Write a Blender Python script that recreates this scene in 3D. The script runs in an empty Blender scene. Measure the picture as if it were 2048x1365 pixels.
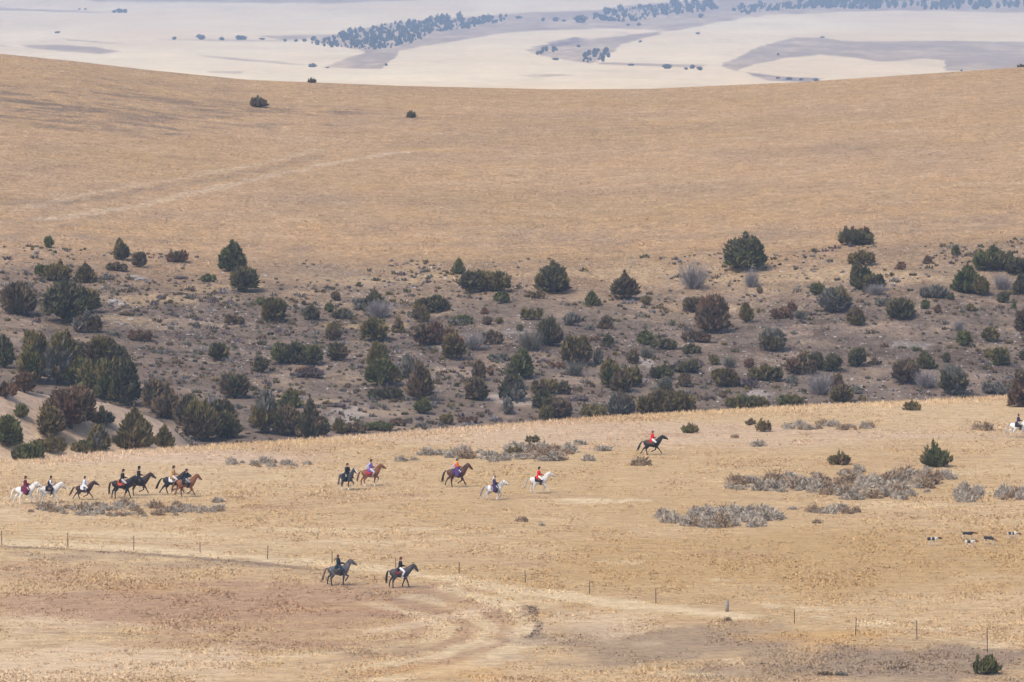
import bpy, bmesh, math, random
import numpy as np
from mathutils import Vector, Matrix

rnd = random.Random(7)
rng = np.random.default_rng(11)
scene = bpy.context.scene
COL = scene.collection
R = math.radians

# ------------------------------------------------------------------ camera, sky, sun, exposure
CAM_H = 50.0                       # the photographer stands on a facing rise, 50 m above the meadow
FPX = 2048 * 200.0 / 36.0          # 200 mm lens, in pixels of the 2048 wide photograph
PITCH = math.atan(812.5 / FPX)
cam_data = bpy.data.cameras.new('camera')
cam_data.lens = 200.0
cam_data.sensor_width = 36.0
cam_data.clip_start = 1.0
cam_data.clip_end = 40000.0
cam = bpy.data.objects.new('camera', cam_data)
cam.location = (0, 0, CAM_H)
cam.rotation_euler = (math.pi / 2 - PITCH, 0, 0)
COL.objects.link(cam)
scene.camera = cam

SUN_EL, SUN_AZ = R(52), R(-140)    # azimuth measured from +Y towards +X: behind the camera, from the left
world = bpy.data.worlds.new('World')
scene.world = world
world.use_nodes = True
wn = world.node_tree
bg = wn.nodes['Background']
sky = wn.nodes.new('ShaderNodeTexSky')
sky.sky_type = 'NISHITA'
sky.sun_disc = False
sky.sun_elevation = SUN_EL
sky.sun_rotation = SUN_AZ
sky.air_density = 1.0
sky.dust_density = 3.0
sky.ozone_density = 1.0
wn.links.new(sky.outputs[0], bg.inputs[0])
bg.inputs[1].default_value = 0.12
sun_data = bpy.data.lights.new('sun', 'SUN')
sun_data.energy = 1.5
sun_data.angle = R(15)
sun_data.color = (1.0, 0.93, 0.84)
sun = bpy.data.objects.new('sun', sun_data)
sd = Vector((math.sin(SUN_AZ) * math.cos(SUN_EL), math.cos(SUN_AZ) * math.cos(SUN_EL), math.sin(SUN_EL)))
sun.rotation_euler = sd.to_track_quat('Z', 'Y').to_euler()
sun.location = (0, 0, 3000)
COL.objects.link(sun)
scene.view_settings.view_transform = 'Standard'
scene.view_settings.look = 'None'
scene.view_settings.gamma = 1.0
scene.view_settings.use_curve_mapping = False
scene.view_settings.exposure = 0.95
scene.render.engine = 'CYCLES'
cy = scene.cycles
cy.max_bounces = 4
cy.diffuse_bounces = 2
cy.glossy_bounces = 1
cy.transmission_bounces = 2
cy.volume_bounces = 0
cy.transparent_max_bounces = 4
cy.use_denoising = True
try:
    cy.denoiser = 'OPENIMAGEDENOISE'
except Exception:
    pass

# ------------------------------------------------------------------ helpers
def lin(r, g, b, k=1.0):
    f = lambda c: (c / 12.92 if c <= 0.04045 else ((c + 0.055) / 1.055) ** 2.4)
    return np.array([f(r / 255.0) * k, f(g / 255.0) * k, f(b / 255.0) * k])

def hash2(ix, iy, seed):
    h = (ix.astype(np.int64) * 374761393 + iy.astype(np.int64) * 668265263 + seed * 974634721) & 0xFFFFFFFF
    h = ((h ^ (h >> 13)) * 1274126177) & 0xFFFFFFFF
    h = (h ^ (h >> 16)) & 0xFFFFFFFF
    return h / 4294967295.0

def vnoise(x, y, seed=0):
    x = np.asarray(x, float); y = np.asarray(y, float)
    ix = np.floor(x); iy = np.floor(y)
    fx = x - ix; fy = y - iy
    fx = fx * fx * (3 - 2 * fx); fy = fy * fy * (3 - 2 * fy)
    a = hash2(ix, iy, seed); b = hash2(ix + 1, iy, seed)
    c = hash2(ix, iy + 1, seed); d = hash2(ix + 1, iy + 1, seed)
    return (a + (b - a) * fx) * (1 - fy) + (c + (d - c) * fx) * fy - 0.5

def fbm(x, y, seed=0, octaves=4, gain=0.5):
    s = 0; amp = 1.0; tot = 0
    for o in range(octaves):
        s = s + amp * vnoise(x * 2 ** o + 17.3 * o, y * 2 ** o - 9.1 * o, seed + o)
        tot += amp; amp *= gain
    return s / tot * 2      # about -1 .. 1

def sstep(a, b, x):
    t = np.clip((x - a) / (b - a), 0, 1)
    return t * t * (3 - 2 * t)

def mix(a, b, t):
    t = np.asarray(t)[..., None]
    return a * (1 - t) + b * t

def tag(o, label=None, cat=None, group=None, kind=None):
    if label: o['label'] = label
    if cat: o['category'] = cat
    if group: o['group'] = group
    if kind: o['kind'] = kind
    return o

def empty(name, loc=(0, 0, 0), rz=0.0, scale=1.0):
    o = bpy.data.objects.new(name, None)
    o.empty_display_size = 0.2
    COL.objects.link(o)
    o.location = loc
    o.rotation_euler = (0, 0, rz)
    o.scale = (scale, scale, scale)
    return o

def mesh_np(name, V, F, col=None, smooth=False):
    """a mesh from arrays: V (n,3), F (m,3) or (m,4), col (n,3) linear colour per vertex"""
    V = np.asarray(V, np.float32); F = np.asarray(F, np.int32)
    me = bpy.data.meshes.new(name)
    k = F.shape[1]
    me.vertices.add(len(V)); me.vertices.foreach_set('co', V.ravel())
    me.loops.add(F.size); me.loops.foreach_set('vertex_index', F.ravel())
    me.polygons.add(len(F))
    me.polygons.foreach_set('loop_start', np.arange(0, F.size, k, dtype=np.int32))
    me.polygons.foreach_set('loop_total', np.full(len(F), k, np.int32))
    me.polygons.foreach_set('use_smooth', np.full(len(F), smooth, bool))
    me.update(calc_edges=True)
    if col is not None:
        set_col(me, col)
    return me

def set_col(me, col):
    c = np.ones((len(me.vertices), 4), np.float32)
    c[:, :3] = col
    a = me.attributes.get('col') or me.attributes.new('col', 'FLOAT_COLOR', 'POINT')
    a.data.foreach_set('color', c.ravel())

def link(name, me, mat, parent=None):
    o = bpy.data.objects.new(name, me)
    COL.objects.link(o)
    if mat is not None:
        if len(me.materials) == 0:
            me.materials.append(mat)
        elif me.materials[0] != mat:
            o.material_slots[0].link = 'OBJECT'; o.material_slots[0].material = mat
    if parent is not None:
        o.parent = parent
    return o

# ------------------------------------------------------------------ materials
def attr_material(name, rough=0.95, noises=(), bump=None, spec=0.1):
    """colour from the 'col' attribute, broken up by noises [(scale xyz, lo, hi, detail)]"""
    m = bpy.data.materials.new(name); m.use_nodes = True
    nt = m.node_tree; N = nt.nodes; L = nt.links
    p = N['Principled BSDF']
    p.inputs['Roughness'].default_value = rough
    p.inputs['Specular IOR Level'].default_value = spec
    a = N.new('ShaderNodeAttribute'); a.attribute_name = 'col'
    out = a.outputs['Color']
    tc = N.new('ShaderNodeTexCoord')
    last = None
    for sc, lo, hi, det in noises:
        mp = N.new('ShaderNodeMapping'); mp.inputs['Scale'].default_value = sc
        L.new(tc.outputs['Object'], mp.inputs[0])
        nz = N.new('ShaderNodeTexNoise'); nz.inputs['Scale'].default_value = 1.0
        nz.inputs['Detail'].default_value = det; nz.inputs['Roughness'].default_value = 0.65
        L.new(mp.outputs[0], nz.inputs[0])
        mr = N.new('ShaderNodeMapRange')
        mr.inputs[1].default_value = 0.3; mr.inputs[2].default_value = 0.7
        mr.inputs[3].default_value = lo; mr.inputs[4].default_value = hi
        L.new(nz.outputs[0], mr.inputs[0])
        mx = N.new('ShaderNodeVectorMath'); mx.operation = 'SCALE'
        L.new(out, mx.inputs[0]); L.new(mr.outputs[0], mx.inputs['Scale'])
        out = mx.outputs[0]; last = nz
    L.new(out, p.inputs['Base Color'])
    if bump and last is not None:
        b = N.new('ShaderNodeBump'); b.inputs['Strength'].default_value = bump[0]; b.inputs['Distance'].default_value = bump[1]
        L.new(last.outputs[0], b.inputs['Height']); L.new(b.outputs[0], p.inputs['Normal'])
    return m

def plain(name, c, rough=0.8, scale=12.0, var=0.25, spec=0.2):
    m = bpy.data.materials.new(name); m.use_nodes = True
    nt = m.node_tree; N = nt.nodes; L = nt.links
    p = N['Principled BSDF']; p.inputs['Roughness'].default_value = rough
    p.inputs['Specular IOR Level'].default_value = spec
    tc = N.new('ShaderNodeTexCoord'); nz = N.new('ShaderNodeTexNoise')
    nz.inputs['Scale'].default_value = scale; nz.inputs['Detail'].default_value = 4
    L.new(tc.outputs['Object'], nz.inputs[0])
    cr = N.new('ShaderNodeValToRGB')
    cr.color_ramp.elements[0].position = 0.3; cr.color_ramp.elements[1].position = 0.7
    cr.color_ramp.elements[0].color = (*[v * (1 - var) for v in c], 1)
    cr.color_ramp.elements[1].color = (*[min(1, v * (1 + var)) for v in c], 1)
    L.new(nz.outputs[0], cr.inputs[0]); L.new(cr.outputs[0], p.inputs['Base Color'])
    return m

M_ground = attr_material('dry_grass_ground', 1.0, [((0.35, 0.8, 0.8), 0.82, 1.18, 5), ((1.5, 2.2, 2.2), 0.76, 1.24, 5)], (0.5, 0.2), 0.0)
M_hill = attr_material('hillside_ground', 1.0, [((0.45, 0.3, 0.45), 0.80, 1.2, 5), ((1.7, 1.3, 1.7), 0.62, 1.38, 5)], (1.0, 0.6), 0.0)
M_far = attr_material('stubble_fields', 1.0, [((0.012, 0.004, 0.01), 0.90, 1.10, 6), ((0.09, 0.02, 0.05), 0.92, 1.08, 4)], None, 0.0)
M_tuft = attr_material('dry_grass_blades', 1.0, [], None, 0.0)
M_leaf = attr_material('shrub_foliage', 0.9, [((3.0, 3.0, 3.0), 0.7, 1.3, 3)], None, 0.05)
M_coat = attr_material('horse_coat', 0.6, [((9, 9, 9), 0.85, 1.15, 3)], None, 0.25)
M_skin = attr_material('skin_and_shirt', 0.7, [], None, 0.2)
M_bark = plain('bark', (0.10, 0.075, 0.055), 0.95, 6, 0.4, 0.05)
M_steel = plain('rusty_steel', (0.075, 0.06, 0.05), 0.7, 8, 0.3)
M_wood = plain('weathered_wood', (0.24, 0.21, 0.19), 0.9, 5, 0.3, 0.05)
M_stone = attr_material('lichen_stone', 0.95, [((2, 2, 2), 0.75, 1.25, 4)], (0.4, 0.1), 0.1)
M_soil = plain('dark_soil', (0.062, 0.050, 0.044), 1.0, 5, 0.45, 0.0)

# ------------------------------------------------------------------ terrain
# control lines: photograph column -> photograph row of a landform line; used with a real distance to get its height
def line(pts):
    xs = np.array([p[0] for p in pts], float); ys = np.array([p[1] for p in pts], float)
    return lambda x: np.interp(x, xs, ys)

def z_at(d, row):
    return CAM_H - d * np.tan(PITCH + np.arctan((row - 682.5) / FPX))

rim_row = line([(-1500, 985), (-400, 945), (0, 925), (200, 906), (400, 893), (640, 877), (860, 861), (1000, 850), (1200, 834), (1400, 823), (1600, 812), (1800, 803), (2048, 791), (2500, 770), (3600, 740)])
brow_row = line([(-1500, 500), (0, 500), (300, 520), (700, 535), (1200, 528), (1700, 505), (2048, 490), (3600, 470)])
crest_row = line([(-1500, 20), (-500, 75), (0, 107), (150, 122), (300, 140), (500, 160), (800, 172), (1100, 179), (1300, 178), (1600, 164), (1800, 151), (2048, 134), (2600, 95), (3600, 40)])

def rim_d(xc):
    return CAM_H / np.tan(PITCH + np.arctan((rim_row(xc) - 682.5) / FPX))

D_BROW, D_CREST = 745.0, 1100.0
far_y = line([(1500, 178), (2600, 178)])

def height(X, Y):
    X = np.asarray(X, float); Y = np.asarray(Y, float)
    xc = 1024 + X / np.maximum(Y, 60.0) * FPX * 0.9935
    dr = rim_d(xc)
    base = dr + 34.0
    zb = z_at(base, rim_row(xc) - 4) - 2.2
    z1 = z_at(D_BROW, brow_row(xc))
    z2 = z_at(D_CREST, crest_row(xc))
    # meadow, rounding over at its rim
    zm = 0.35 * fbm(X / 38, Y / 60, 3, 3) * sstep(330, 420, Y) * sstep(0, 40, dr - Y)
    # slope from the gully to the brow
    t = np.clip((Y - base) / (D_BROW - base), 0, 1)
    ts = 0.75 * t + 0.25 * (t * t * (3 - 2 * t))
    zs = zb + (z1 - zb) * ts
    bump = (1.5 * fbm(X / 26, Y / 34, 21, 4) + 0.35 * fbm(X / 6, Y / 7, 31, 3)) * np.sin(math.pi * np.clip((Y - base) / (D_BROW + 60 - base), 0, 1))
    zs = zs + bump
    # pale knoll in the gully mouth, left side
    # golden hill
    g = np.clip((Y - D_BROW) / (D_CREST - D_BROW), 0, 1)
    zg = z1 + (z2 - z1) * (g + 0.10 * g * (1 - g) * 4 * 0.5)
    zg = zg + 0.5 * fbm(X / 60, Y / 60, 41, 3) * g * (1 - g) * 4 + 0.16 * fbm(X / 9, Y / 12, 45, 3) * sstep(0, 0.08, g)
    z = np.where(Y < base, zm, np.where(Y < D_BROW, zs, zg))
    # rounding at the rim into the gully
    k = np.clip((Y - dr) / (base - dr), 0, 1)
    fall = zm * (1 - k) + (zb) * k - 1.2 * np.sin(math.pi * k)
    z = np.where((Y >= dr) & (Y < base), fall, z)
    # behind the crest
    over = Y - D_CREST
    zo = z2 - 0.00006 * over ** 2 - 0.035 * over
    zo = np.maximum(zo, -95 + 0 * over)
    z = np.where(Y >= D_CREST, zo, z)
    # knoll
    kn = knoll_line(xc)
    kd = dr + 30.0
    kz = z_at(kd, kn)
    w = np.exp(-((Y - kd) / 13.0) ** 2) * sstep(470, 330, xc)
    z = np.where(Y < D_BROW, z * (1 - w) + np.maximum(z, kz) * w, z)
    # far country: rises gently with distance
    zf = far_height(X, Y)
    f = sstep(1700, 2600, Y)
    z = np.where(Y > 1700, z * (1 - f) + zf * f, z)
    # the rise the camera stands on
    s = sstep(300, 2, Y) ** 2
    z = z + s * (CAM_H - 1.7) * 0.98
    return z

knoll_line = line([(-1500, 760), (-200, 768), (0, 775), (120, 795), (220, 808), (300, 834), (380, 872), (470, 890), (4000, 890)])
FAR_D0, FAR_D1 = 2600.0, 8600.0
def far_row(Y):
    # row at which the ground at distance Y shows
    return np.interp(Y, [2600, 3400, 4300, 5200, 6200, 7400, 8600, 11000, 15000], [232, 190, 150, 112, 75, 38, 2, -45, -100])
def far_height(X, Y):
    base = z_at(np.maximum(Y, 100), far_row(Y))
    return base + 1.2 * fbm(X / 420, Y / 500, 51, 3)

def project(X, Y, Z):
    c, s = math.cos(PITCH), math.sin(PITCH)
    dz = Z - CAM_H
    dep = Y * c - dz * s
    up = Y * s + dz * c
    return 1024 + FPX * X / dep, 682.5 - FPX * up / dep

DS_NEAR = np.concatenate([np.arange(340, 1130, 0.25)])
DS_FAR = np.concatenate([np.arange(2500, 15000, 4.0)])
def place(x, row, far=False, dmin=None, dmax=None):
    """the first ground point that the photograph shows at column x, row"""
    ds = DS_FAR if far else DS_NEAR
    if dmin is not None: ds = ds[ds >= dmin]
    if dmax is not None: ds = ds[ds <= dmax]
    th = PITCH + math.atan((row - 682.5) / FPX)
    X = (x - 1024) / FPX * ds / math.cos(th) * math.cos(th - PITCH)
    Z = height(X, ds)
    _, r = project(X, ds, Z)
    hit = np.nonzero(r <= row)[0]
    i = hit[0] if len(hit) else len(ds) - 1
    return float(X[i]), float(ds[i]), float(Z[i])

def px_per_m(Y):
    return FPX / (Y + 3.5)

# ------------------------------------------------------------------ ground colour (albedo, plus one strip of painted shade), in world coordinates
GK = 0.64
C_gold = lin(210, 181, 140, GK); C_ochre = lin(194, 161, 114, GK); C_pale = lin(228, 202, 170, GK)
C_pink = lin(214, 186, 160, GK); C_brown = lin(178, 144, 118, GK); C_grey = lin(160, 140, 120, GK)
C_mauve = lin(146, 129, 116, GK); C_orange = lin(212, 170, 112, GK); C_straw = lin(230, 206, 168, GK)
C_hill = lin(205, 170, 131, GK * 1.04); C_stone = lin(190, 178, 168, GK); C_dark = lin(112, 94, 84, GK)

class Blob:
    """a patch of ground cover: an ellipse on the ground with a ragged edge"""
    def __init__(s, x, row, rx, rows, col, a=1.0, soft=0.5, rag=0.5, grain=0.0):
        s.grain = grain
        s.x, s.y, _ = place(x, row)
        ppm = px_per_m(s.y)
        s.rx = rx / ppm
        s.ry = max(rows / ppm / (CAM_H / s.y) * (1.0 if s.y < 640 else 0.55), 0.5)
        s.col, s.a, s.soft, s.rag = col, a, soft, rag
    def apply(s, c, X, Y):
        dx = (X - s.x) / s.rx; dy = (Y - s.y) / s.ry
        m = (np.abs(dx) < 2.2) & (np.abs(dy) < 2.2)
        if not m.any(): return c
        q = np.sqrt(dx[m] ** 2 + dy[m] ** 2) + s.rag * fbm(X[m] / (s.rx * 0.25 + 0.6), Y[m] / (s.ry * 0.25 + 1.2), int(abs(s.x) * 7) + 5, 4)
        w = s.a * (1 - sstep(1 - s.soft, 1 + s.soft * 0.6, q))
        if s.grain:
            w = w * np.clip(.55 + s.grain * fbm(X[m] / 5, Y[m] / 2.6, 333, 4), 0, 1)
        c[m] = mix(c[m], s.col, w)
        return c

class Trail:
    """a strip of ground colour along a line of ground points; width in metres"""
    def __init__(s, pts, width, col, a=1.0, rag=0.35):
        P = [place(*p)[:2] for p in pts]
        q = []
        for (x0, y0), (x1, y1) in zip(P[:-1], P[1:]):
            for t in np.linspace(0, 1, 8, endpoint=False):
                q.append((x0 + (x1 - x0) * t, y0 + (y1 - y0) * t))
        q.append(P[-1]); q = np.array(q)
        for _ in range(4):
            q[1:-1] = (q[:-2] + q[1:-1] * 2 + q[2:]) / 4
        s.q, s.w, s.col, s.a, s.rag = q, width, col, a, rag
    def apply(s, c, X, Y):
        lo = s.q.min(0) - s.w * 3; hi = s.q.max(0) + s.w * 3
        m = (X > lo[0]) & (X < hi[0]) & (Y > lo[1]) & (Y < hi[1])
        if not m.any(): return c
        x = X[m]; y = Y[m]; d2 = np.full(x.shape, 1e9)
        for (x0, y0), (x1, y1) in zip(s.q[:-1], s.q[1:]):
            ex, ey = x1 - x0, y1 - y0
            t = np.clip(((x - x0) * ex + (y - y0) * ey) / (ex * ex + ey * ey + 1e-9), 0, 1)
            d2 = np.minimum(d2, (x - x0 - t * ex) ** 2 + (y - y0 - t * ey) ** 2)
        q = np.sqrt(d2) / s.w + s.rag * fbm(x / 2.2, y / 4.0, 77, 4)
        c[m] = mix(c[m], s.col, s.a * (1 - sstep(0.55, 1.15, q)))
        return c

def make_patches():
    P = []
    B = lambda *a, **k: P.append(Blob(*a, **k))
    T = lambda *a, **k: P.append(Trail(*a, **k))
    # golden hill: grey eroded streaks upper left, faint ruts, scrubby transition
    for x, r, rx, ry, a in [(120, 215, 260, 14, .75), (330, 232, 260, 10, .7), (180, 258, 200, 6, .6), (520, 213, 240, 8, .5), (90, 184, 160, 6, .5), (700, 222, 240, 6, .4), (250, 195, 240, 6, .55), (420, 180, 200, 4, .4), (120, 300, 220, 6, .4), (60, 240, 160, 5, .6), (980, 240, 200, 5, .3), (40, 205, 120, 10, .6), (260, 248, 140, 8, .6), (440, 222, 120, 10, .5), (200, 170, 200, 5, .4)]:
        B(x, r, rx, ry * 1.5, C_mauve * .8, a=a * .8, rag=1.8, soft=.8, grain=2.6)
    T([(80, 440), (250, 418), (450, 372), (600, 340), (760, 310), (900, 298)], 1.4, C_pale, a=0.5, rag=1.1)
    T([(40, 420), (160, 390), (300, 368), (460, 340), (640, 300)], 1.2, C_pale, a=0.4, rag=1.1)
    T([(120, 408), (300, 380), (480, 348), (640, 312)], 1.8, C_grey, a=0.4, rag=1.1)
    B(860, 300, 90, 6, C_orange, a=0.5)
    for x, r, rx, ry, a in [(70, 405, 60, 10, .4), (1300, 380, 260, 14, .2), (700, 400, 240, 12, .2), (1650, 300, 260, 12, .2), (1500, 470, 240, 7, .35), (900, 490, 200, 5, .3), (1900, 460, 160, 6, .35), (250, 480, 200, 6, .35)]:
        B(x, r, rx, ry, C_grey, a=a, rag=0.9)
    B(1100, 245, 300, 12, C_orange, a=0.2, rag=0.8)
    # slope: warm grassy ledges and pale rock
    for x, r, rx, ry, a in [(300, 600, 120, 9, .7), (420, 575, 110, 7, .7), (240, 640, 60, 9, .5), (700, 655, 70, 6, .6), (800, 650, 60, 5, .5), (1250, 550, 260, 8, .6), (1600, 555, 300, 8, .65), (1900, 560, 180, 6, .5), (800, 560, 260, 8, .6), (1560, 665, 60, 6, .4), (920, 745, 60, 7, .4), (1150, 760, 80, 8, .35), (1600, 720, 60, 8, .4), (620, 735, 60, 6, .3), (1750, 660, 140, 8, .35)]:
        B(x, r, rx, ry, C_gold if a > .45 else C_pink, a=a * 0.8, rag=0.9)
    for x, r, rx, ry in [(272, 557, 24, 4), (232, 607, 18, 5), (1130, 735, 30, 5), (1030, 662, 26, 4), (1520, 790, 30, 6), (700, 830, 40, 8), (1010, 800, 40, 8), (900, 700, 24, 5), (1820, 690, 40, 4), (1290, 725, 20, 5)]:
        B(x, r, rx, ry, C_stone, a=0.6, rag=1.1)
    # meadow
    B(1250, 868, 700, 26, C_pink, a=0.55, rag=0.6)
    B(350, 915, 420, 16, C_pink, a=0.6, rag=0.6)
    B(1650, 1120, 560, 75, C_ochre, a=0.8, rag=0.5)
    B(420, 1215, 560, 50, C_brown, a=0.75, rag=0.7)
    B(700, 1268, 240, 30, C_brown, a=0.5, rag=0.8, grain=1.5)
    B(760, 1300, 180, 16, C_dark, a=0.3, rag=0.9, grain=2.0)
    B(60, 1140, 240, 20, C_brown, a=0.4, rag=.8)
    # mown swathes bending round the end of the field
    for pts, col, a, w in [([(880, 1172), (990, 1205), (1048, 1245), (1046, 1285), (960, 1328), (760, 1362)], C_straw, .6, 1.4), ([(860, 1186), (960, 1214), (1012, 1250), (1000, 1286), (900, 1326), (700, 1356)], C_brown, .5, 1.0),
            ([(830, 1194), (930, 1222), (978, 1252), (962, 1284), (860, 1318), (640, 1345)], C_straw, .5, 1.0), ([(790, 1200), (890, 1228), (940, 1254), (920, 1282), (820, 1308), (600, 1330)], C_brown, .5, .7),
            ([(740, 1206), (850, 1234), (894, 1258), (870, 1280), (780, 1298), (540, 1316)], C_straw, .45, .9), ([(700, 1216), (800, 1240), (846, 1260), (820, 1276), (740, 1288), (480, 1300)], C_brown, .5, .7),
            ([(0, 1262), (200, 1268), (420, 1284), (640, 1290)], C_dark, .22, .8), ([(0, 1300), (240, 1306), (520, 1316)], C_brown, .3, 1.0), ([(0, 1238), (200, 1246), (380, 1262)], C_straw, .3, 1.4)]:
        T(pts, w, col, a=a, rag=1.3)
    B(420, 1290, 300, 10, C_brown, a=0.4, rag=0.8)
    B(200, 1330, 320, 40, C_pale, a=0.55, rag=0.8)
    B(60, 1250, 140, 30, C_pale, a=0.35, rag=0.9)
    B(300, 1180, 90, 12, C_orange, a=0.25, rag=0.9)
    B(660, 1215, 120, 12, C_orange, a=0.15, rag=0.9)
    B(1330, 1290, 280, 50, C_grey, a=0.7, rag=0.7)
    B(1880, 1325, 260, 42, C_mauve, a=0.7, rag=0.6)
    B(1550, 1345, 240, 20, C_mauve, a=0.5, rag=0.7)
    B(880, 1345, 130, 22, C_orange, a=0.4, rag=0.8)
    B(1600, 1278, 130, 10, C_orange, a=0.4, rag=0.8)
    B(1700, 1268, 70, 8, C_orange, a=0.5, rag=0.8)
    B(1180, 1250, 130, 26, C_pale, a=0.45, rag=0.9)
    B(1040, 1200, 90, 20, C_straw, a=0.4, rag=0.9)
    T([(0, 1084), (270, 1098), (540, 1118), (700, 1132), (900, 1158), (1010, 1178), (1160, 1198), (1330, 1216), (1480, 1232)], 2.2, C_straw, a=0.7, rag=0.9)
    T([(0, 1094), (270, 1107), (480, 1124), (640, 1142)], .75, C_dark, a=0.55, rag=1.0)  # shaded grass below the pale track, its shade painted into the colour
    T([(1056, 1214), (1072, 1232), (1078, 1252), (1068, 1276)], .6, C_dark, a=0.45, rag=1.8)
    T([(760, 1262), (880, 1240), (950, 1222)], 1.4, C_pale, a=0.5)
    T([(560, 1130), (640, 1150), (740, 1180), (860, 1205)], 2.0, C_grey, a=0.2, rag=1.2)
    B(150, 1112, 130, 10, C_mauve, a=0.35, rag=0.9)
    B(420, 1130, 140, 9, C_mauve, a=0.35, rag=0.9)
    for x, r, rx, ry, a in [(1200, 1003, 110, 6, .7), (1150, 1000, 60, 4, .5), (1620, 1218, 40, 5, .6), (1540, 1212, 24, 4, .6), (1750, 1248, 40, 6, .8), (1830, 1240, 34, 4, .6), (1870, 1258, 30, 4, .6), (1640, 1235, 26, 3, .6), (1380, 1350, 60, 7, .7), (1470, 1325, 34, 7, .6), (1300, 1290, 30, 4, .4), (1990, 1290, 50, 7, .5), (380, 1040, 40, 3, .5), (640, 1062, 120, 6, .45), (820, 1060, 60, 4, .5), (260, 1070, 200, 6, .5), (1250, 1125, 40, 4, .5), (1440, 1160, 20, 3, .5), (700, 1085, 180, 6, .35), (1880, 945, 90, 8, .35), (1960, 985, 40, 6, .5), (1800, 1010, 120, 5, .4)]:
        B(x, r, rx, ry, C_straw, a=a, rag=1.0)
    for x, r, rx, ry, a in [(1760, 1140, 60, 5, .3), (1900, 1120, 40, 4, .3), (1480, 1110, 120, 8, .2), (900, 1110, 120, 8, .2), (570, 1015, 60, 4, .4), (830, 992, 30, 3, .5), (1340, 870, 80, 5, .3), (1500, 930, 60, 5, .3)]:
        B(x, r, rx, ry, C_brown, a=a, rag=0.9)
    return P

def ground_colour(X, Y):
    shape = X.shape
    X = X.ravel(); Y = Y.ravel()
    xc = 1024 + X / np.maximum(Y, 60.0) * FPX * 0.9935
    n1 = fbm(X / 14, Y / 26, 101, 4); n2 = fbm(X / 3.2, Y / 6, 111, 4); n3 = fbm(X / 40, Y / 70, 121, 3)
    c = np.tile(C_gold, (len(X), 1))
    c = mix(c, C_pale, np.clip(0.12 + 0.35 * n1, 0, 1))
    c = mix(c, C_ochre, np.clip(0.2 + 0.5 * n3, 0, 1))
    c = mix(c, C_orange, np.clip(-0.1 + 0.30 * n2 - 0.2 * n1, 0, .4))
    n6 = fbm(X / 5.0, Y / 3.0, 191, 4); n7 = fbm(X / 25, Y / 9, 195, 4)
    c = mix(c, C_brown, np.clip(-.08 + .50 * n6 + .40 * n7, 0, .65))
    c = mix(c, C_straw, np.clip(-.12 - .40 * n6 + .30 * n2, 0, .55))
    # slope
    base = rim_d(xc) + 24
    warp = 18 * fbm(X / 22, Y / 22, 131, 4) + 5 * fbm(X / 5, Y / 5, 135, 3)
    s = sstep(base - 4, base + 4, Y) * (1 - sstep(D_BROW - 52, D_BROW + 26, Y + warp))
    cs = np.tile(C_mauve * .86, (len(X), 1))
    cs = mix(cs, C_grey * .86, np.clip(0.3 + 0.6 * n2, 0, 1))
    cs = mix(cs, C_dark, np.clip(-0.05 + 0.5 * n1, 0, .5))
    n8 = fbm(X / 2.2, Y / 2.2, 201, 4); n9 = fbm(X / 13, Y / 5, 205, 4)
    cs = mix(cs, C_pink, np.clip(-.02 + 0.45 * n2 + 0.35 * n9, 0, .75))
    cs = mix(cs, C_gold * .85, np.clip(-.18 + 0.8 * n9 + .3 * n8, 0, .5))
    cs = mix(cs, C_dark * .75, np.clip(-.04 + 0.95 * n8 - .35 * n9, 0, .8))
    cs = cs * (1 - .14 * (1 - sstep(650, 715, Y)))[:, None]
    kn = sstep(460, 330, xc) * np.exp(-((Y - rim_d(xc) - 28) / 14.0) ** 2)
    hillc = np.tile(C_hill, (len(X), 1))
    n4 = fbm(X / 9, Y / 20, 141, 4); n5 = fbm(X / 70, Y / 40, 151, 3)
    hillc = mix(hillc, C_grey, np.clip(0.04 + 0.28 * n4 + 0.34 * n5, 0, .55))
    hillc = mix(hillc, C_ochre, np.clip(.1 + .5 * fbm(X / 48, Y / 30, 231, 3), 0, .5))
    hillc = mix(hillc, C_orange, np.clip(0.02 - 0.3 * n4 + 0.22 * n2, 0, .35))
    nA = fbm(X / 6, Y / 3.5, 211, 4)
    nB = fbm(X / 14, Y / 4.5, 221, 4)
    hillc = mix(hillc, C_brown, np.clip(-.08 + .5 * nA + .25 * nB, 0, .45))
    hillc = mix(hillc, C_pale, np.clip(-.08 - .4 * nA + .2 * n2 - .3 * nB, 0, .4))
    up = sstep(D_BROW - 60, D_BROW - 20, Y)
    c = mix(c, hillc, up)
    trans = sstep(D_BROW - 40, D_BROW + 10, Y) * (1 - sstep(D_BROW + 15, D_BROW + 120, Y))
    c = mix(c, C_grey, trans * np.clip(0.1 + 0.75 * n2 + .3 * n4, 0, .8))
    c = mix(c, cs, s)
    c = mix(c, C_pink * 0.97, np.clip(kn * 1.2, 0, .9) * np.clip(0.8 + .3 * n2, 0, 1))
    for p in PATCHES:
        c = p.apply(c, X, Y)
    return c.reshape(shape + (3,))

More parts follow.
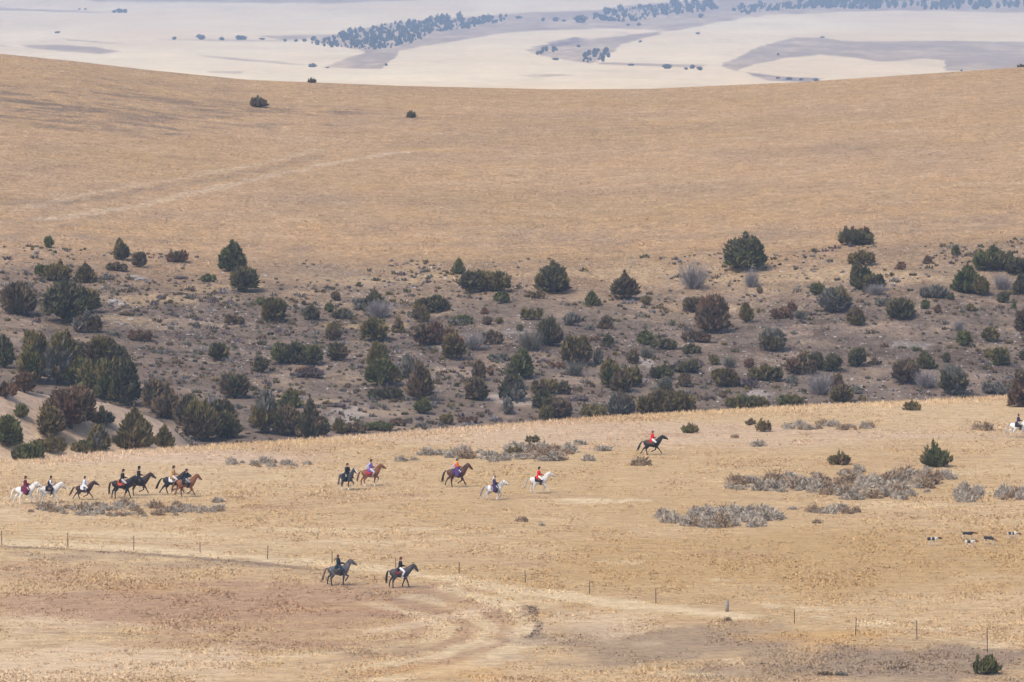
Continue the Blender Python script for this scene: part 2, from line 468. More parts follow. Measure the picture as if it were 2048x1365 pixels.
# far fields: stubble and unploughed draws; outlines on the ground given as photograph points on the far slope
FC_field = lin(250, 222, 178, 0.64); FC_draw = lin(204, 178, 152, 0.50); FC_draw2 = lin(176, 154, 146, 0.46); FC_pale = lin(255, 234, 192, 0.66); FC_wood = lin(120, 115, 110, 0.4)
FAR_POLYS = [
    ([(-600, 12), (0, 16), (100, 20), (230, 26), (180, 27), (0, 22), (-600, 24)], FC_draw),
    ([(140, -8), (420, -8), (700, -8), (900, -6), (830, 1), (650, 7), (500, 6), (330, 3), (190, 4)], FC_draw),
    ([(620, 84), (680, 66), (760, 48), (880, 38), (1000, 30), (1080, 24), (1200, 20), (1260, 10), (1400, 0), (1500, -8), (3200, -8), (3200, 22), (2048, 26), (1800, 22), (1560, 30), (1440, 44), (1330, 66), (1250, 88), (1220, 110), (1180, 128), (1080, 112), (1050, 102), (1120, 88), (1260, 70), (1330, 62), (1240, 58), (1120, 60), (1010, 66), (930, 80), (860, 92), (800, 104), (765, 140), (650, 138), (700, 116), (725, 104), (690, 96)], FC_draw),
    ([(520, 72), (640, 70), (720, 66), (700, 76), (560, 80)], FC_draw),
    ([(1060, 96), (1150, 74), (1180, 80), (1100, 100)], FC_draw2),
    ([(1440, 132), (1480, 112), (1530, 90), (1590, 76), (1640, 75), (1690, 83), (1760, 84), (1900, 82), (2048, 84), (3000, 80), (3000, 146), (2048, 140), (1890, 142), (1890, 122), (1850, 120), (1750, 124), (1700, 116), (1640, 110), (1580, 116), (1510, 130), (1470, 144)], FC_draw),
    ([(1190, 124), (1260, 126), (1330, 128), (1420, 130), (1400, 138), (1300, 134), (1200, 130)], FC_draw),
    ([(1490, 146), (1560, 154), (1650, 158), (1620, 166), (1540, 162), (1500, 152)], FC_draw2),
    ([(40, 90), (120, 89), (190, 94), (245, 104), (200, 109), (120, 104), (60, 97)], FC_draw),
    ([(-600, 84), (0, 90), (40, 96), (0, 94), (-600, 92)], FC_draw),
    ([(390, 111), (460, 115), (560, 124), (630, 131), (560, 128), (450, 118)], FC_draw),
    ([(120, 76), (200, 82), (250, 87), (200, 85), (130, 79)], FC_draw),
    ([(320, 78), (460, 79), (640, 82), (460, 83)], FC_draw),
    ([(410, 144), (490, 144), (480, 148), (420, 147)], FC_draw),
    ([(1040, 153), (1120, 150), (1160, 153), (1080, 157)], FC_draw),
]
def far_colour(X, Y):
    shape = X.shape
    X = X.ravel(); Y = Y.ravel()
    px, py = project(X, Y, far_height(X, Y) * 0 + z_at(Y, far_row(Y)))   # the outlines were drawn on this surface
    n = fbm(X / 130, Y / 420, 161, 4)
    n2 = fbm(X / 30, Y / 160, 171, 4)
    c = np.tile(FC_field, (len(X), 1))
    c = mix(c, FC_pale, np.clip(0.3 + 0.7 * n, 0, 1))
    n3 = fbm(X / 9, Y / 60, 181, 3)
    wx = px + 9 * n2 + 3 * n3; wy = py + 1.6 * n2 + .5 * n3
    for poly, col in FAR_POLYS:
        P = np.array(poly, float); inside = np.zeros(len(X), bool); dist = np.full(len(X), 1e9)
        for (x0, y0), (x1, y1) in zip(P, np.roll(P, -1, 0)):
            cond = ((y0 > wy) != (y1 > wy)) & (wx < (x1 - x0) * (wy - y0) / (y1 - y0 + 1e-12) + x0)
            inside ^= cond
            ex, ey = x1 - x0, y1 - y0
            t = np.clip(((wx - x0) * ex + (wy - y0) * ey) / (ex * ex + ey * ey + 1e-9), 0, 1)
            dist = np.minimum(dist, np.hypot(wx - x0 - t * ex, wy - y0 - t * ey))
        sd = np.where(inside, dist, -dist)
        w = sstep(-1.6, 2.2, sd + 1.2 * n3)
        c = mix(c, mix(np.tile(col, (len(X), 1)), FC_field, np.clip(0.10 + 0.45 * n2 + .2 * n + .4 * n3, 0, .65)), w)
    c = mix(c, FC_draw2, np.clip(-.12 + .35 * fbm(X / 60, Y / 500, 185, 4) + .2 * n3, 0, .3))
    return c.reshape(shape + (3,))

PATCHES = make_patches()

U_IN = np.linspace(-0.098, 0.098, 600)
U = np.concatenate([np.linspace(-0.26, -0.100, 36), U_IN, np.linspace(0.100, 0.26, 36)])
def sheet(name, ds, colour_fn, mat):
    UU, DD = np.meshgrid(U, ds)
    X = UU * DD; Y = DD
    Z = height(X, Y)
    c = colour_fn(X, Y)
    r, k = X.shape
    idx = np.arange(r * k).reshape(r, k)
    F = np.stack([idx[:-1, :-1], idx[:-1, 1:], idx[1:, 1:], idx[1:, :-1]], -1).reshape(-1, 4)
    me = mesh_np(name, np.stack([X, Y, Z], -1).reshape(-1, 3), F, c.reshape(-1, 3), smooth=True)
    return tag(link(name, me, mat), kind='structure')

ds_meadow = np.concatenate([np.linspace(3, 330, 60), np.linspace(335, 372, 12), np.linspace(374, 672, 300)])
ds_hill = np.concatenate([np.linspace(672, 765, 150)[0:], np.linspace(767, 1110, 150), np.linspace(1120, 2400, 30)])
rows = np.linspace(200, -8, 190)
ds_far = np.concatenate([np.linspace(2400, 3190, 10), np.interp(-rows, -np.array([232, 190, 150, 112, 75, 38, 2, -45]), [2600, 3400, 4300, 5200, 6200, 7400, 8600, 11000]), np.linspace(9700, 15000, 20)])
ds_far = np.unique(np.round(ds_far, 2))
sheet('meadow_ground', ds_meadow, ground_colour, M_ground)
sheet('hillside', ds_hill, ground_colour, M_hill)
sheet('distant_hills', ds_far, far_colour, M_far)

# ------------------------------------------------------------------ haze
def make_haze():
    me = bpy.data.meshes.new('haze')
    bm = bmesh.new(); bmesh.ops.create_cube(bm, size=1.0); bm.to_mesh(me); bm.free()
    o = bpy.data.objects.new('haze', me); COL.objects.link(o)
    o.location = (0, 7480, -11.0); o.scale = (9000, 15200, 200)
    m = bpy.data.materials.new('pale_blue_air'); m.use_nodes = True
    nt = m.node_tree; nt.nodes.clear()
    out = nt.nodes.new('ShaderNodeOutputMaterial'); pv = nt.nodes.new('ShaderNodeVolumePrincipled')
    pv.inputs['Color'].default_value = (0.58, 0.74, 1.0, 1)
    pv.inputs['Density'].default_value = 0.00011
    pv.inputs['Anisotropy'].default_value = 0.0
    nt.links.new(pv.outputs[0], out.inputs['Volume'])
    me.materials.append(m)
    tag(o, kind='stuff')
make_haze()
# ------------------------------------------------------------------ solid shapes
def tube(path, ra, rb=None, n=10, side=(0, 1, 0), cap=True):
    """closed loft along a path; ra half-width along 'side', rb half-height across it"""
    P = [Vector(p) for p in path]
    rb = ra if rb is None else rb
    S0 = Vector(side)
    V, F = [], []
    for i, p in enumerate(P):
        t = (P[min(i + 1, len(P) - 1)] - P[max(i - 1, 0)])
        t = t.normalized() if t.length > 1e-9 else Vector((1, 0, 0))
        s = S0 - t * S0.dot(t)
        s = s.normalized() if s.length > 1e-4 else t.orthogonal().normalized()
        u = t.cross(s).normalized()
        for k in range(n):
            a = 2 * math.pi * k / n
            V.append(p + s * (math.cos(a) * ra[i]) + u * (math.sin(a) * rb[i]))
    for i in range(len(P) - 1):
        for k in range(n):
            a, b = i * n + k, i * n + (k + 1) % n
            F.append((a, b, b + n)); F.append((a, b + n, a + n))
    if cap:
        for i, flip in ((0, True), (len(P) - 1, False)):
            V.append(P[i].copy()); c = len(V) - 1
            for k in range(n):
                a, b = i * n + k, i * n + (k + 1) % n
                F.append((c, b, a) if flip else (c, a, b))
    return np.array([tuple(v) for v in V]), np.array(F)

def ball(c, r, n=10, m=7):
    r = (r, r, r) if np.isscalar(r) else r
    zs = [math.sin(a) for a in np.linspace(-math.pi / 2, math.pi / 2, m)]
    path = [(0, 0, z) for z in zs]
    ra = [max(math.cos(a), 0.02) for a in np.linspace(-math.pi / 2, math.pi / 2, m)]
    V, F = tube(path, ra, ra, n)
    return V * np.array(r) + np.array(c), F

def join(parts):
    Vs, Fs, o = [], [], 0
    for V, F in parts:
        Vs.append(np.asarray(V)); Fs.append(np.asarray(F) + o); o += len(V)
    return np.concatenate(Vs), np.concatenate(Fs)

def fuse(parts, voxel, smooth=2):
    """one continuous skin over overlapping closed shapes"""
    V, F = join(parts)
    me = mesh_np('tmp', V, F)
    o = bpy.data.objects.new('tmp', me); COL.objects.link(o)
    r = o.modifiers.new('r', 'REMESH'); r.mode = 'VOXEL'; r.voxel_size = voxel
    s = o.modifiers.new('s', 'SMOOTH'); s.factor = 0.5; s.iterations = smooth
    dg = bpy.context.evaluated_depsgraph_get()
    out = bpy.data.meshes.new_from_object(o.evaluated_get(dg))
    bpy.data.objects.remove(o); bpy.data.meshes.remove(me)
    out.polygons.foreach_set('use_smooth', np.ones(len(out.polygons), bool))
    return out

def verts(me):
    a = np.empty(len(me.vertices) * 3, np.float32); me.vertices.foreach_get('co', a)
    return a.reshape(-1, 3)

def solid(name, parts, mat, parent, col=None, smooth=True):
    V, F = join(parts)
    me = mesh_np(name, V, F, None if col is None else np.tile(np.asarray(col, float), (len(V), 1)), smooth)
    return link(name, me, mat, parent)

# ------------------------------------------------------------------ shrubs
LEAF = {   # real foliage colours, two ends of each mixture
    'green': ((0.042, 0.052, 0.024), (0.110, 0.114, 0.050)),
    'dark': ((0.038, 0.040, 0.027), (0.095, 0.088, 0.056)),
    'olive': ((0.062, 0.057, 0.028), (0.155, 0.126, 0.064)),
    'brown': ((0.064, 0.047, 0.033), (0.155, 0.108, 0.072)),
    'rust': ((0.080, 0.045, 0.034), (0.18, 0.102, 0.070)),
    'greygreen': ((0.085, 0.084, 0.068), (0.185, 0.168, 0.14)),
    'grey': ((0.16, 0.145, 0.145), (0.28, 0.25, 0.245)),
    'sage': ((0.19, 0.165, 0.135), (0.50, 0.42, 0.33)),
    'tan': ((0.20, 0.145, 0.095), (0.36, 0.26, 0.17)),
    'purple': ((0.085, 0.065, 0.07), (0.15, 0.115, 0.12)),
}
for _k in ('green', 'dark', 'olive', 'brown', 'rust'):
    _f = (1.08, 1.10, .98) if _k in ('brown', 'rust') else (1.24, 1.16, .94)
    LEAF[_k] = tuple(tuple(a * b for a, b in zip(c, _f)) for c in LEAF[_k])
ICO = None
def ico():
    global ICO
    if ICO is None:
        bm = bmesh.new(); bmesh.ops.create_icosphere(bm, subdivisions=2, radius=1.0)
        bm.verts.index_update()
        ICO = (np.array([v.co[:] for v in bm.verts]), np.array([[v.index for v in f.verts] for f in bm.faces]))
        bm.free()
    return ICO

def lobes_for(form, w, h, g):
    r = w / 2; L = []
    U = lambda a, b: g.uniform(a, b)
    if form == 'round':
        L.append((U(-.1, .1) * r, 0, h * .42, r * .74, r * .7, h * .43))
        for k in range(g.integers(4, 8)):
            a = U(0, 6.28); q = U(.3, .62) * r
            L.append((math.cos(a) * q, math.sin(a) * q, h * U(.22, .60), r * U(.3, .5), r * U(.3, .5), h * U(.22, .36)))
        for k in range(g.integers(1, 4)):
            x = U(-.5, .5) * r
            L.append((x, U(-.3, .3) * r, h * U(.62, .78), r * U(.16, .3), r * U(.16, .3), h * U(.2, .28)))
    elif form == 'cone':
        n = 6
        for k in range(n):
            t = k / (n - 1)
            rr = r * (1 - t) ** .8 * U(.86, 1.08) + .05 * r
            L.append((U(-.1, .1) * r * (1 - t), U(-.1, .1) * r, h * (.14 + .78 * t), rr, rr, h * (.17 - .06 * t)))
    elif form == 'spiky':
        L.append((0, 0, h * .26, r * .9, r * .8, h * .27))
        for k in range(max(5, int(w / h * 6))):
            x = U(-.8, .8) * r; hh = h * U(.62, 1.0) * (1 - .35 * abs(x) / r)
            L.append((x, U(-.5, .5) * r, hh * .5, r * U(.13, .2), r * U(.13, .2), hh * .52))
    elif form == 'mound':
        n = max(3, int(w / h * 2.2))
        for k in range(n):
            x = (k / (n - 1) * 2 - 1) * r * .68
            hh = h * U(.72, 1.0) * (1 - .35 * (x / r) ** 2)
            L.append((x, U(-.25, .25) * r, hh * .46, r * U(.34, .48) if n < 5 else w / n * U(.7, 1.0), min(r * .5, h * .8), hh * .5))
    elif form == 'tall':
        n = 2 + int(w / h * 5)
        for k in range(n):
            x = U(-.5, .5) * r; hh = h * U(.7, 1.0) * (1 - .3 * abs(x) / r)
            L.append((x, U(-.4, .4) * r, hh * .5, r * U(.4, .62), r * U(.4, .6), hh * .5))
        L.append((0, 0, h * .3, r * .88, r * .8, h * .3))
    elif form == 'dome':
        for t in (0, .3, .6, .85):
            rr = r * math.sqrt(max(0, 1 - t ** 2.1)) * .95
            for k in range(4 if t < .8 else 1):
                a = k * 1.57 + U(-.5, .5); q = rr * U(.25, .5)
                L.append((math.cos(a) * q, math.sin(a) * q, h * (.22 + .62 * t), rr * U(.48, .62), rr * U(.48, .6), h * U(.16, .24)))
        L.append((0, 0, h * .92, r * .14, r * .14, h * .12))
    elif form == 'onion':
        L.append((0, 0, h * .34, r * .92, r * .9, h * .34)); L.append((-.05 * r, 0, h * .74, r * .30, r * .26, h * .16)); L.append((-.05 * r, 0, h * .92, r * .14, r * .12, h * .12))
    return L

def crown_mesh(w, h, form, colour, seed, dens=30.0, second=None, cap=2600):
    g = np.random.default_rng(seed)
    c0, c1 = (np.array(c) for c in LEAF[colour])
    Ls = lobes_for(form, w, h, g)
    iv, iff = ico()
    Vs, Fs, Cs, o = [], [], [], 0
    area = []
    for (x, y, z, a, b, c) in Ls:
        d = 1 + 0.2 * g.standard_normal((len(iv), 1)).clip(-1.5, 1.5)
        v = iv * d * np.array([a, b, c]) * 0.74 + np.array([x, y, z])
        v[:, 2] = np.maximum(v[:, 2], 0.02 * h)
        Vs.append(v); Fs.append(iff + o); o += len(v)
        t = g.random((len(v), 1)) * .6
        Cs.append(c0 * (1 - t) + c1 * t)
        area.append((a * c + b * c + a * b) / 3 * 12.57 * .8)
    area = np.array(area); n = int(np.clip(area.sum() * dens, 60, cap))
    k = g.choice(len(Ls), n, p=area / area.sum())
    La = np.array(Ls)[k]
    d = g.standard_normal((n, 3)); d /= np.linalg.norm(d, axis=1, keepdims=True)
    d[:, 2] = np.where(d[:, 2] < -.55, -d[:, 2], d[:, 2])
    p = La[:, :3] + d * La[:, 3:] * g.uniform(.70, 1.06, (n, 1)) * (1 + .13 * np.sin(d[:, :1] * 7 + seed) * np.cos(d[:, 2:] * 6 + d[:, 1:2] * 5))
    p[:, 2] = np.maximum(p[:, 2], 0.03 * h)
    ln = np.clip(0.21 * math.sqrt(w * h), 0.14, 0.75) * g.uniform(.5, 1.6, n)
    up = 1.0 if form in ('spiky', 'tall', 'cone') else 0.65
    dr = d * 0.75 + np.array([0, 0, up]) + .35 * g.standard_normal((n, 3))
    dr /= np.linalg.norm(dr, axis=1, keepdims=True)
    q = g.standard_normal((n, 3)); s = np.cross(dr, q); s /= np.linalg.norm(s, axis=1, keepdims=True)
    ln = ln * np.clip(La[:, 3] / (w / 2) * 1.7, .45, 1.0)
    wd = ln * g.uniform(.15, .28, n)
    a = p - dr * ln[:, None] * .35; b = p + s * wd[:, None]; c = p - s * wd[:, None]; e = p + dr * ln[:, None] * .65
    for arr in (a, b, c, e): arr[:, 2] = np.maximum(arr[:, 2], 0.0)
    Vs.append(np.stack([a, b, e, c], 1).reshape(-1, 3))
    i = o + np.arange(n) * 4
    Fs.append(np.stack([np.stack([i, i + 1, i + 2], 1), np.stack([i, i + 2, i + 3], 1)], 1).reshape(-1, 3))
    t = g.beta(1.3, 1.7, n)
    patch = np.clip(.5 + 1.1 * vnoise(p[:, 0] / w * 3.5 + seed, p[:, 2] / h * 3.5, seed % 997), 0, 1)
    t = np.clip(.45 * t + .55 * patch, 0, 1)[:, None]
    cc = c0 * (1 - t) + c1 * t
    if second:
        s0, s1 = (np.array(v) for v in LEAF[second])
        m = (vnoise(p[:, 0] / w * 2.5, p[:, 2] / h * 2.5 + seed, seed % 911 + 3) + .1 * g.standard_normal(n) > .08)[:, None]
        cc = np.where(m, s0 * (1 - t) + s1 * t, cc)
    Cs.append(np.repeat(cc, 4, 0))
    return mesh_np('crown', np.concatenate(Vs), np.concatenate(Fs), np.concatenate(Cs))

def twig_mesh(w, h, colour, seed, n=240, thick=0.022):
    """a leafless bush: forked stems fanning out of the ground"""
    g = np.random.default_rng(seed)
    c0, c1 = (np.array(c) for c in LEAF[colour])
    Vs, Cs, Fs, o = [], [], [], 0
    az = g.uniform(0, 6.283, n); tilt = np.arccos(g.uniform(.35, 1, n)) * g.uniform(.7, 1.1, n)
    dr = np.stack([np.sin(tilt) * np.cos(az), np.sin(tilt) * np.sin(az), np.cos(tilt)], 1)
    ext = np.minimum(h / np.maximum(dr[:, 2], .2), (w * .62) / np.maximum(np.sin(tilt), .05)) * g.uniform(.6, 1.0, n) * (1 - .25 * np.sin(tilt) ** 2)
    base = np.stack([g.normal(0, .08 * w, n), g.normal(0, .08 * w, n), np.zeros(n)], 1)
    start = base + dr * (ext * g.uniform(0, .45, n))[:, None]
    tip = base + dr * ext[:, None] + np.array([0, 0, .08]) * h * g.random((n, 1))
    q = g.standard_normal((n, 3)); s = np.cross(dr, q); s /= np.linalg.norm(s, axis=1, keepdims=True)
    th = thick * g.uniform(.6, 1.5, (n, 1))
    V = np.stack([start - s * th, start + s * th, tip + s * th * .3, tip - s * th * .3], 1).reshape(-1, 3)
    i = np.arange(n) * 4
    F = np.stack([np.stack([i, i + 1, i + 2], 1), np.stack([i, i + 2, i + 3], 1)], 1).reshape(-1, 3)
    t = g.random((n, 1)); C = np.repeat(c0 * (1 - t) + c1 * t, 4, 0)
    return mesh_np('twigs', V, F, C)

# columns: x, base row, width, height in the photograph; form, colour, second colour, landmark phrase
SH = """
98 496 22 24 round green - -
244 521 32 43 tall olive dark -
234 542 36 21 mound brown olive -
278 535 26 34 tall brown dark -
354 524 40 31 spiky rust brown rusty bush above the pale rocks
464 543 56 58 dome green dark domed juniper on the left brow
489 584 58 50 round dark olive -
417 565 28 21 mound green - -
81 553 26 25 round green - -
115 563 52 50 spiky olive dark -
171 565 36 40 cone olive brown -
40 631 60 72 tall brown dark -
132 647 108 84 round dark green broadest green juniper mass
176 627 50 48 round olive green -
175 667 46 44 mound brown greygreen -
281 683 42 30 mound brown rust -
8 737 36 62 tall green dark -
66 768 56 108 tall olive green tallest olive juniper above the knoll
112 770 56 112 tall greygreen olive -
136 742 42 82 cone green olive -
202 735 60 64 round brown olive -
155 717 38 32 round dark - -
145 772 52 56 round olive green -
189 792 72 72 round olive green -
222 802 62 78 tall olive green -
252 812 52 98 tall dark green -
236 737 56 46 round dark brown -
10 797 42 42 mound rust brown -
49 785 42 42 round rust brown -
140 855 106 80 round rust brown big rusty red bush on the pale knoll
206 852 46 44 spiky dark olive -
101 876 58 58 round brown olive -
40 836 31 28 round olive green -
15 895 54 62 round green dark -
56 932 60 50 spiky green dark bright bush at the rim end
101 906 52 38 mound olive brown -
197 908 46 58 tall greygreen olive -
165 908 38 32 mound olive green -
269 899 66 86 cone olive brown cone juniper before the pale knoll
329 897 33 52 cone olive green -
310 818 50 58 round brown dark -
335 838 52 72 spiky brown olive -
374 852 50 60 tall dark brown -
400 882 66 86 tall olive brown -
440 862 50 60 round brown dark -
455 876 50 52 tall olive dark -
472 796 66 46 round dark brown -
437 722 42 35 round dark olive -
470 650 32 26 mound brown - -
425 822 36 46 twig grey - -
215 560 24 12 mound greygreen - -
253 632 32 11 mound brown - -
362 559 32 9 mound purple - -
546 643 52 46 round olive dark -
523 612 19 19 round green - -
622 641 36 30 round dark greygreen -
671 602 21 21 round brown dark -
658 626 21 21 round green - -
686 638 38 22 mound dark greygreen -
749 623 40 44 cone green dark pointed green juniper in a grey thicket
758 637 56 36 twig grey - -
720 620 28 24 round greygreen - -
866 626 62 34 mound olive dark -
840 646 38 34 round olive brown -
918 548 25 33 cone green - small green cone on the brow
971 583 80 43 mound olive dark broad low olive juniper under the brow
1004 607 31 23 round green - -
969 628 15 17 cone rust - -
920 650 44 21 mound greygreen green -
998 648 19 14 round olive - -
974 651 22 19 round brown - -
750 683 58 44 round olive green -
797 666 24 35 cone brown olive -
667 682 30 35 tall brown olive -
873 690 68 45 mound rust brown -
906 719 50 52 round olive rust olive and rust mid-slope juniper
946 701 48 36 twig grey - -
983 690 36 30 mound brown greygreen -
592 728 82 48 mound dark green wide dark left-slope juniper
672 722 42 36 round dark brown -
755 736 40 52 tall olive green -
762 773 64 52 round olive green -
817 758 28 54 tall greygreen dark -
840 802 50 74 tall brown olive -
951 801 46 46 round brown dark -
958 762 26 42 tall brown dark -
980 752 17 19 round rust - -
997 723 36 21 mound greygreen - -
771 798 62 26 mound dark - -
848 828 36 31 round green - -
582 815 40 40 cone green olive -
528 867 50 80 tall greygreen olive -
580 872 54 62 tall brown dark -
620 876 42 82 cone dark brown -
640 876 42 42 round brown dark -
680 868 28 34 tall olive - -
712 866 38 23 mound brown - -
758 862 58 21 mound green olive -
797 853 28 19 mound brown rust -
894 849 32 21 round olive - -
935 846 36 17 mound rust brown -
617 756 48 23 mound purple rust -
523 746 32 33 round dark - -
1015 830 24 36 tall greygreen - -
1042 757 52 56 dome green dark round green juniper amid the scrub
1024 802 50 54 tall greygreen dark -
651 890 18 13 mound brown - -
775 887 16 14 mound brown - -
607 611 13 11 round brown - -
709 812 11 10 round brown - -
672 815 42 10 mound purple - -
1105 584 66 58 dome dark olive round dark brow juniper
1076 598 26 19 mound brown - -
1251 600 49 54 onion brown dark onion shaped brown juniper
1184 611 29 31 cone green - -
1293 611 25 19 round olive - -
1491 540 90 70 dome dark green biggest domed juniper on the brow
1387 578 62 56 twig grey - tall bare grey bush below the brow
1503 575 32 42 twig grey - -
1064 641 37 29 mound olive dark -
1143 652 34 27 round greygreen olive -
1179 660 21 13 mound greygreen - -
1211 658 27 29 cone brown - -
1345 652 13 13 round green - -
1425 667 66 78 tall brown rust tall square brown juniper
1387 624 42 44 spiky brown olive -
1493 646 25 43 tall olive rust -
1519 588 15 15 round brown - -
1100 692 48 56 tall dark brown -
1061 702 54 44 twig greygreen - -
1153 730 62 56 round brown olive -
1216 694 25 29 cone dark - -
1292 689 37 27 round green - -
1327 698 43 21 mound dark olive -
1393 685 52 26 mound brown rust -
1384 709 33 23 mound dark - -
1264 728 30 28 round brown dark -
1293 716 30 23 twig greygreen - -
1116 739 29 19 mound rust - -
1148 752 42 32 twig greygreen - -
1197 729 21 29 tall greygreen - -
1222 777 38 62 tall olive green -
1262 773 41 57 spiky green olive bright spiky juniper low down
1243 784 48 42 round olive brown -
1322 758 43 37 spiky dark green -
1371 744 56 30 spiky dark purple -
1429 731 23 21 round olive - -
1459 736 28 27 twig greygreen - -
1498 736 23 21 round rust - -
1369 774 30 27 round brown - -
1451 774 50 37 round olive brown -
1329 802 37 46 tall greygreen olive -
1446 795 19 15 round brown - -
1127 789 27 27 round brown dark -
1088 787 46 35 mound olive brown -
1087 817 41 37 round dark - -
1119 840 50 42 round brown greygreen -
1092 842 31 30 tall olive - -
1187 837 43 35 mound olive brown -
1240 832 50 46 tall greygreen brown -
1332 828 92 50 mound olive brown wide olive thicket at the gully
1493 817 84 27 mound olive green long green thicket at the gully
1161 802 34 13 mound purple - -
1530 763 54 36 mound dark olive -
1497 776 31 25 mound purple - -
1190 682 21 12 mound rust - -
1040 663 17 15 round dark - -
1712 490 64 43 spiky dark rust flat-topped dark lone juniper
1725 531 45 33 mound olive brown -
1722 580 40 52 tall dark green -
1748 584 50 34 round dark olive -
1752 590 42 22 twig grey - -
1803 540 20 18 round rust - -
1855 528 18 19 cone brown - -
1911 512 19 21 round green - -
1985 540 76 54 spiky green dark jagged juniper on the right brow
2032 550 50 34 round dark - -
1935 584 54 56 cone green - green cone juniper with a shoulder
1963 591 36 38 round olive green -
2005 580 38 34 twig grey - -
2040 590 27 42 tall dark - -
2027 590 25 15 mound olive - -
1635 590 36 23 round green - -
1672 623 70 46 round greygreen olive wide grey green juniper
1711 651 40 34 round olive brown -
1800 637 60 39 round dark olive rounded dark right-slope juniper
1766 613 26 21 mound greygreen - -
1850 619 21 21 round green - -
1876 627 15 21 cone rust - -
1867 596 50 26 mound greygreen - -
1901 601 18 16 round dark - -
1942 623 20 16 round olive - -
2007 606 26 23 round dark - -
2027 618 11 22 cone green - -
2043 664 30 44 round brown dark -
1563 638 37 23 mound rust brown -
1583 624 23 23 cone rust - -
1600 639 35 19 twig greygreen - -
1544 702 55 45 round greygreen olive -
1918 663 25 25 twig grey - -
1927 692 35 31 round green - -
1981 684 37 30 round olive dark -
1982 664 12 26 cone greygreen - -
1769 695 16 11 mound rust - -
1805 698 15 9 mound dark - -
1835 703 18 14 mound green - -
1716 733 40 37 round dark green round dark juniper low down
1749 731 15 17 round brown - -
1604 751 49 43 mound brown rust -
1635 741 31 36 tall dark - -
1668 743 39 35 round dark green -
1810 767 58 46 round brown olive -
1850 736 36 34 cone green olive -
1851 776 46 36 twig grey - -
1893 725 19 21 round dark - -
1909 790 50 64 tall greygreen dark tall grey green rim juniper
1977 716 19 19 round olive - -
2002 732 39 35 round green olive -
2044 721 17 21 round dark - -
1995 789 50 29 mound greygreen - -
1641 790 56 46 twig grey - -
1672 780 26 37 tall rust olive -
1685 805 50 36 round olive brown -
1580 810 50 25 spiky green olive -
1520 815 32 19 mound brown - -
1584 768 23 21 mound greygreen - -
1714 789 19 17 round greygreen - -
1850 716 12 9 round dark - -
1890 660 14 9 mound dark - -
1470 705 15 10 mound dark - -
"""
MEADOW_SH = """
1824 821 37 27 spiky olive green green bush by itself near the meadow rim|green juniper bush by itself near the right rim of the meadow
2046 814 66 66 round rust brown -|big rusty juniper on the rim behind the white horse at the frame edge
1527 864 34 35 spiky olive rust -|upright olive bush beside a smaller one on the upper meadow
1502 851 25 20 spiky brown olive -|small dark bush beside the upright olive one on the upper meadow
1380 867 37 27 spiky olive green -|olive bush with five points near the black trotting horse
1066 885 32 21 spiky olive dark -|small olive bush on the meadow above the upper sagebrush patch
1030 909 37 22 spiky olive rust -|olive bush growing inside the upper sagebrush patch
1678 930 50 33 spiky olive rust -|brown green bush on top of the widest sagebrush patch
1871 934 60 57 spiky green olive -|full green juniper behind the widest sagebrush patch
1973 1349 60 52 spiky green dark -|dark green juniper in front of the fence in the near corner
518 215 37 27 spiky brown dark -|largest of the three lone bushes high on the golden hill
624 166 19 13 spiky dark - -|small dark bush on the skyline of the golden hill
823 236 21 19 spiky dark - -|square dark bush high on the open golden hill
2041 135 15 9 mound dark - -|dark bush on the golden skyline at the frame edge
1650 1351 36 11 mound brown greygreen -|low brown scrub at the bottom edge near the fallen branch
1684 1352 24 13 mound greygreen brown -|dark scrub beside the low brown scrub at the bottom edge
"""
CWORD = {'green': 'green', 'dark': 'dark green', 'olive': 'olive', 'brown': 'brown', 'rust': 'rusty', 'greygreen': 'grey green', 'grey': 'pale grey', 'purple': 'purplish', 'tan': 'tan', 'sage': 'grey'}
FWORD = {'round': 'rounded juniper', 'cone': 'pointed juniper', 'spiky': 'jagged juniper', 'mound': 'low bush', 'tall': 'upright juniper', 'onion': 'juniper', 'dome': 'domed juniper', 'twig': 'bare twiggy bush'}
shrubs = []
for ln in SH.strip().splitlines():
    f = ln.split(' ', 7)
    x, b, w, h = map(float, f[:4])
    shrubs.append(dict(x=x, b=b, w=w, h=h, form=f[4], c=f[5], c2=None if f[6] == '-' else f[6], mark=None if f[7] == '-' else f[7], label=None, meadow=False))
for ln in MEADOW_SH.strip().splitlines():
    f, lab = ln.split('|')
    f = f.split(' ', 7)
    x, b, w, h = map(float, f[:4])
    shrubs.append(dict(x=x, b=b, w=w, h=h, form=f[4], c=f[5], c2=None if f[6] == '-' else f[6], mark=None, label=lab, meadow=True))
MARKS = [s for s in shrubs if s['mark'] and not s['meadow']]
used_labels = set()
def where(s, o):
    dx, dy = s['x'] - o['x'], (s['b'] - s['h'] / 2) - (o['b'] - o['h'] / 2)
    dist = math.hypot(dx, dy * 1.4)
    how = 'against' if dist < 45 else 'just' if dist < 90 else '' if dist < 170 else 'well'
    v = 'uphill of' if dy < -18 else 'downhill of' if dy > 18 else 'beside'
    if how == 'against':
        return ('touching' if v == 'beside' else 'close ' + v)
    if v == 'beside':
        v = 'right of' if dx > 0 else 'left of'
    elif abs(dx) > 60:
        v = ('uphill and ' if dy < 0 else 'downhill and ') + ('right of' if dx > 0 else 'left of')
    return (how + ' ' + v).strip()
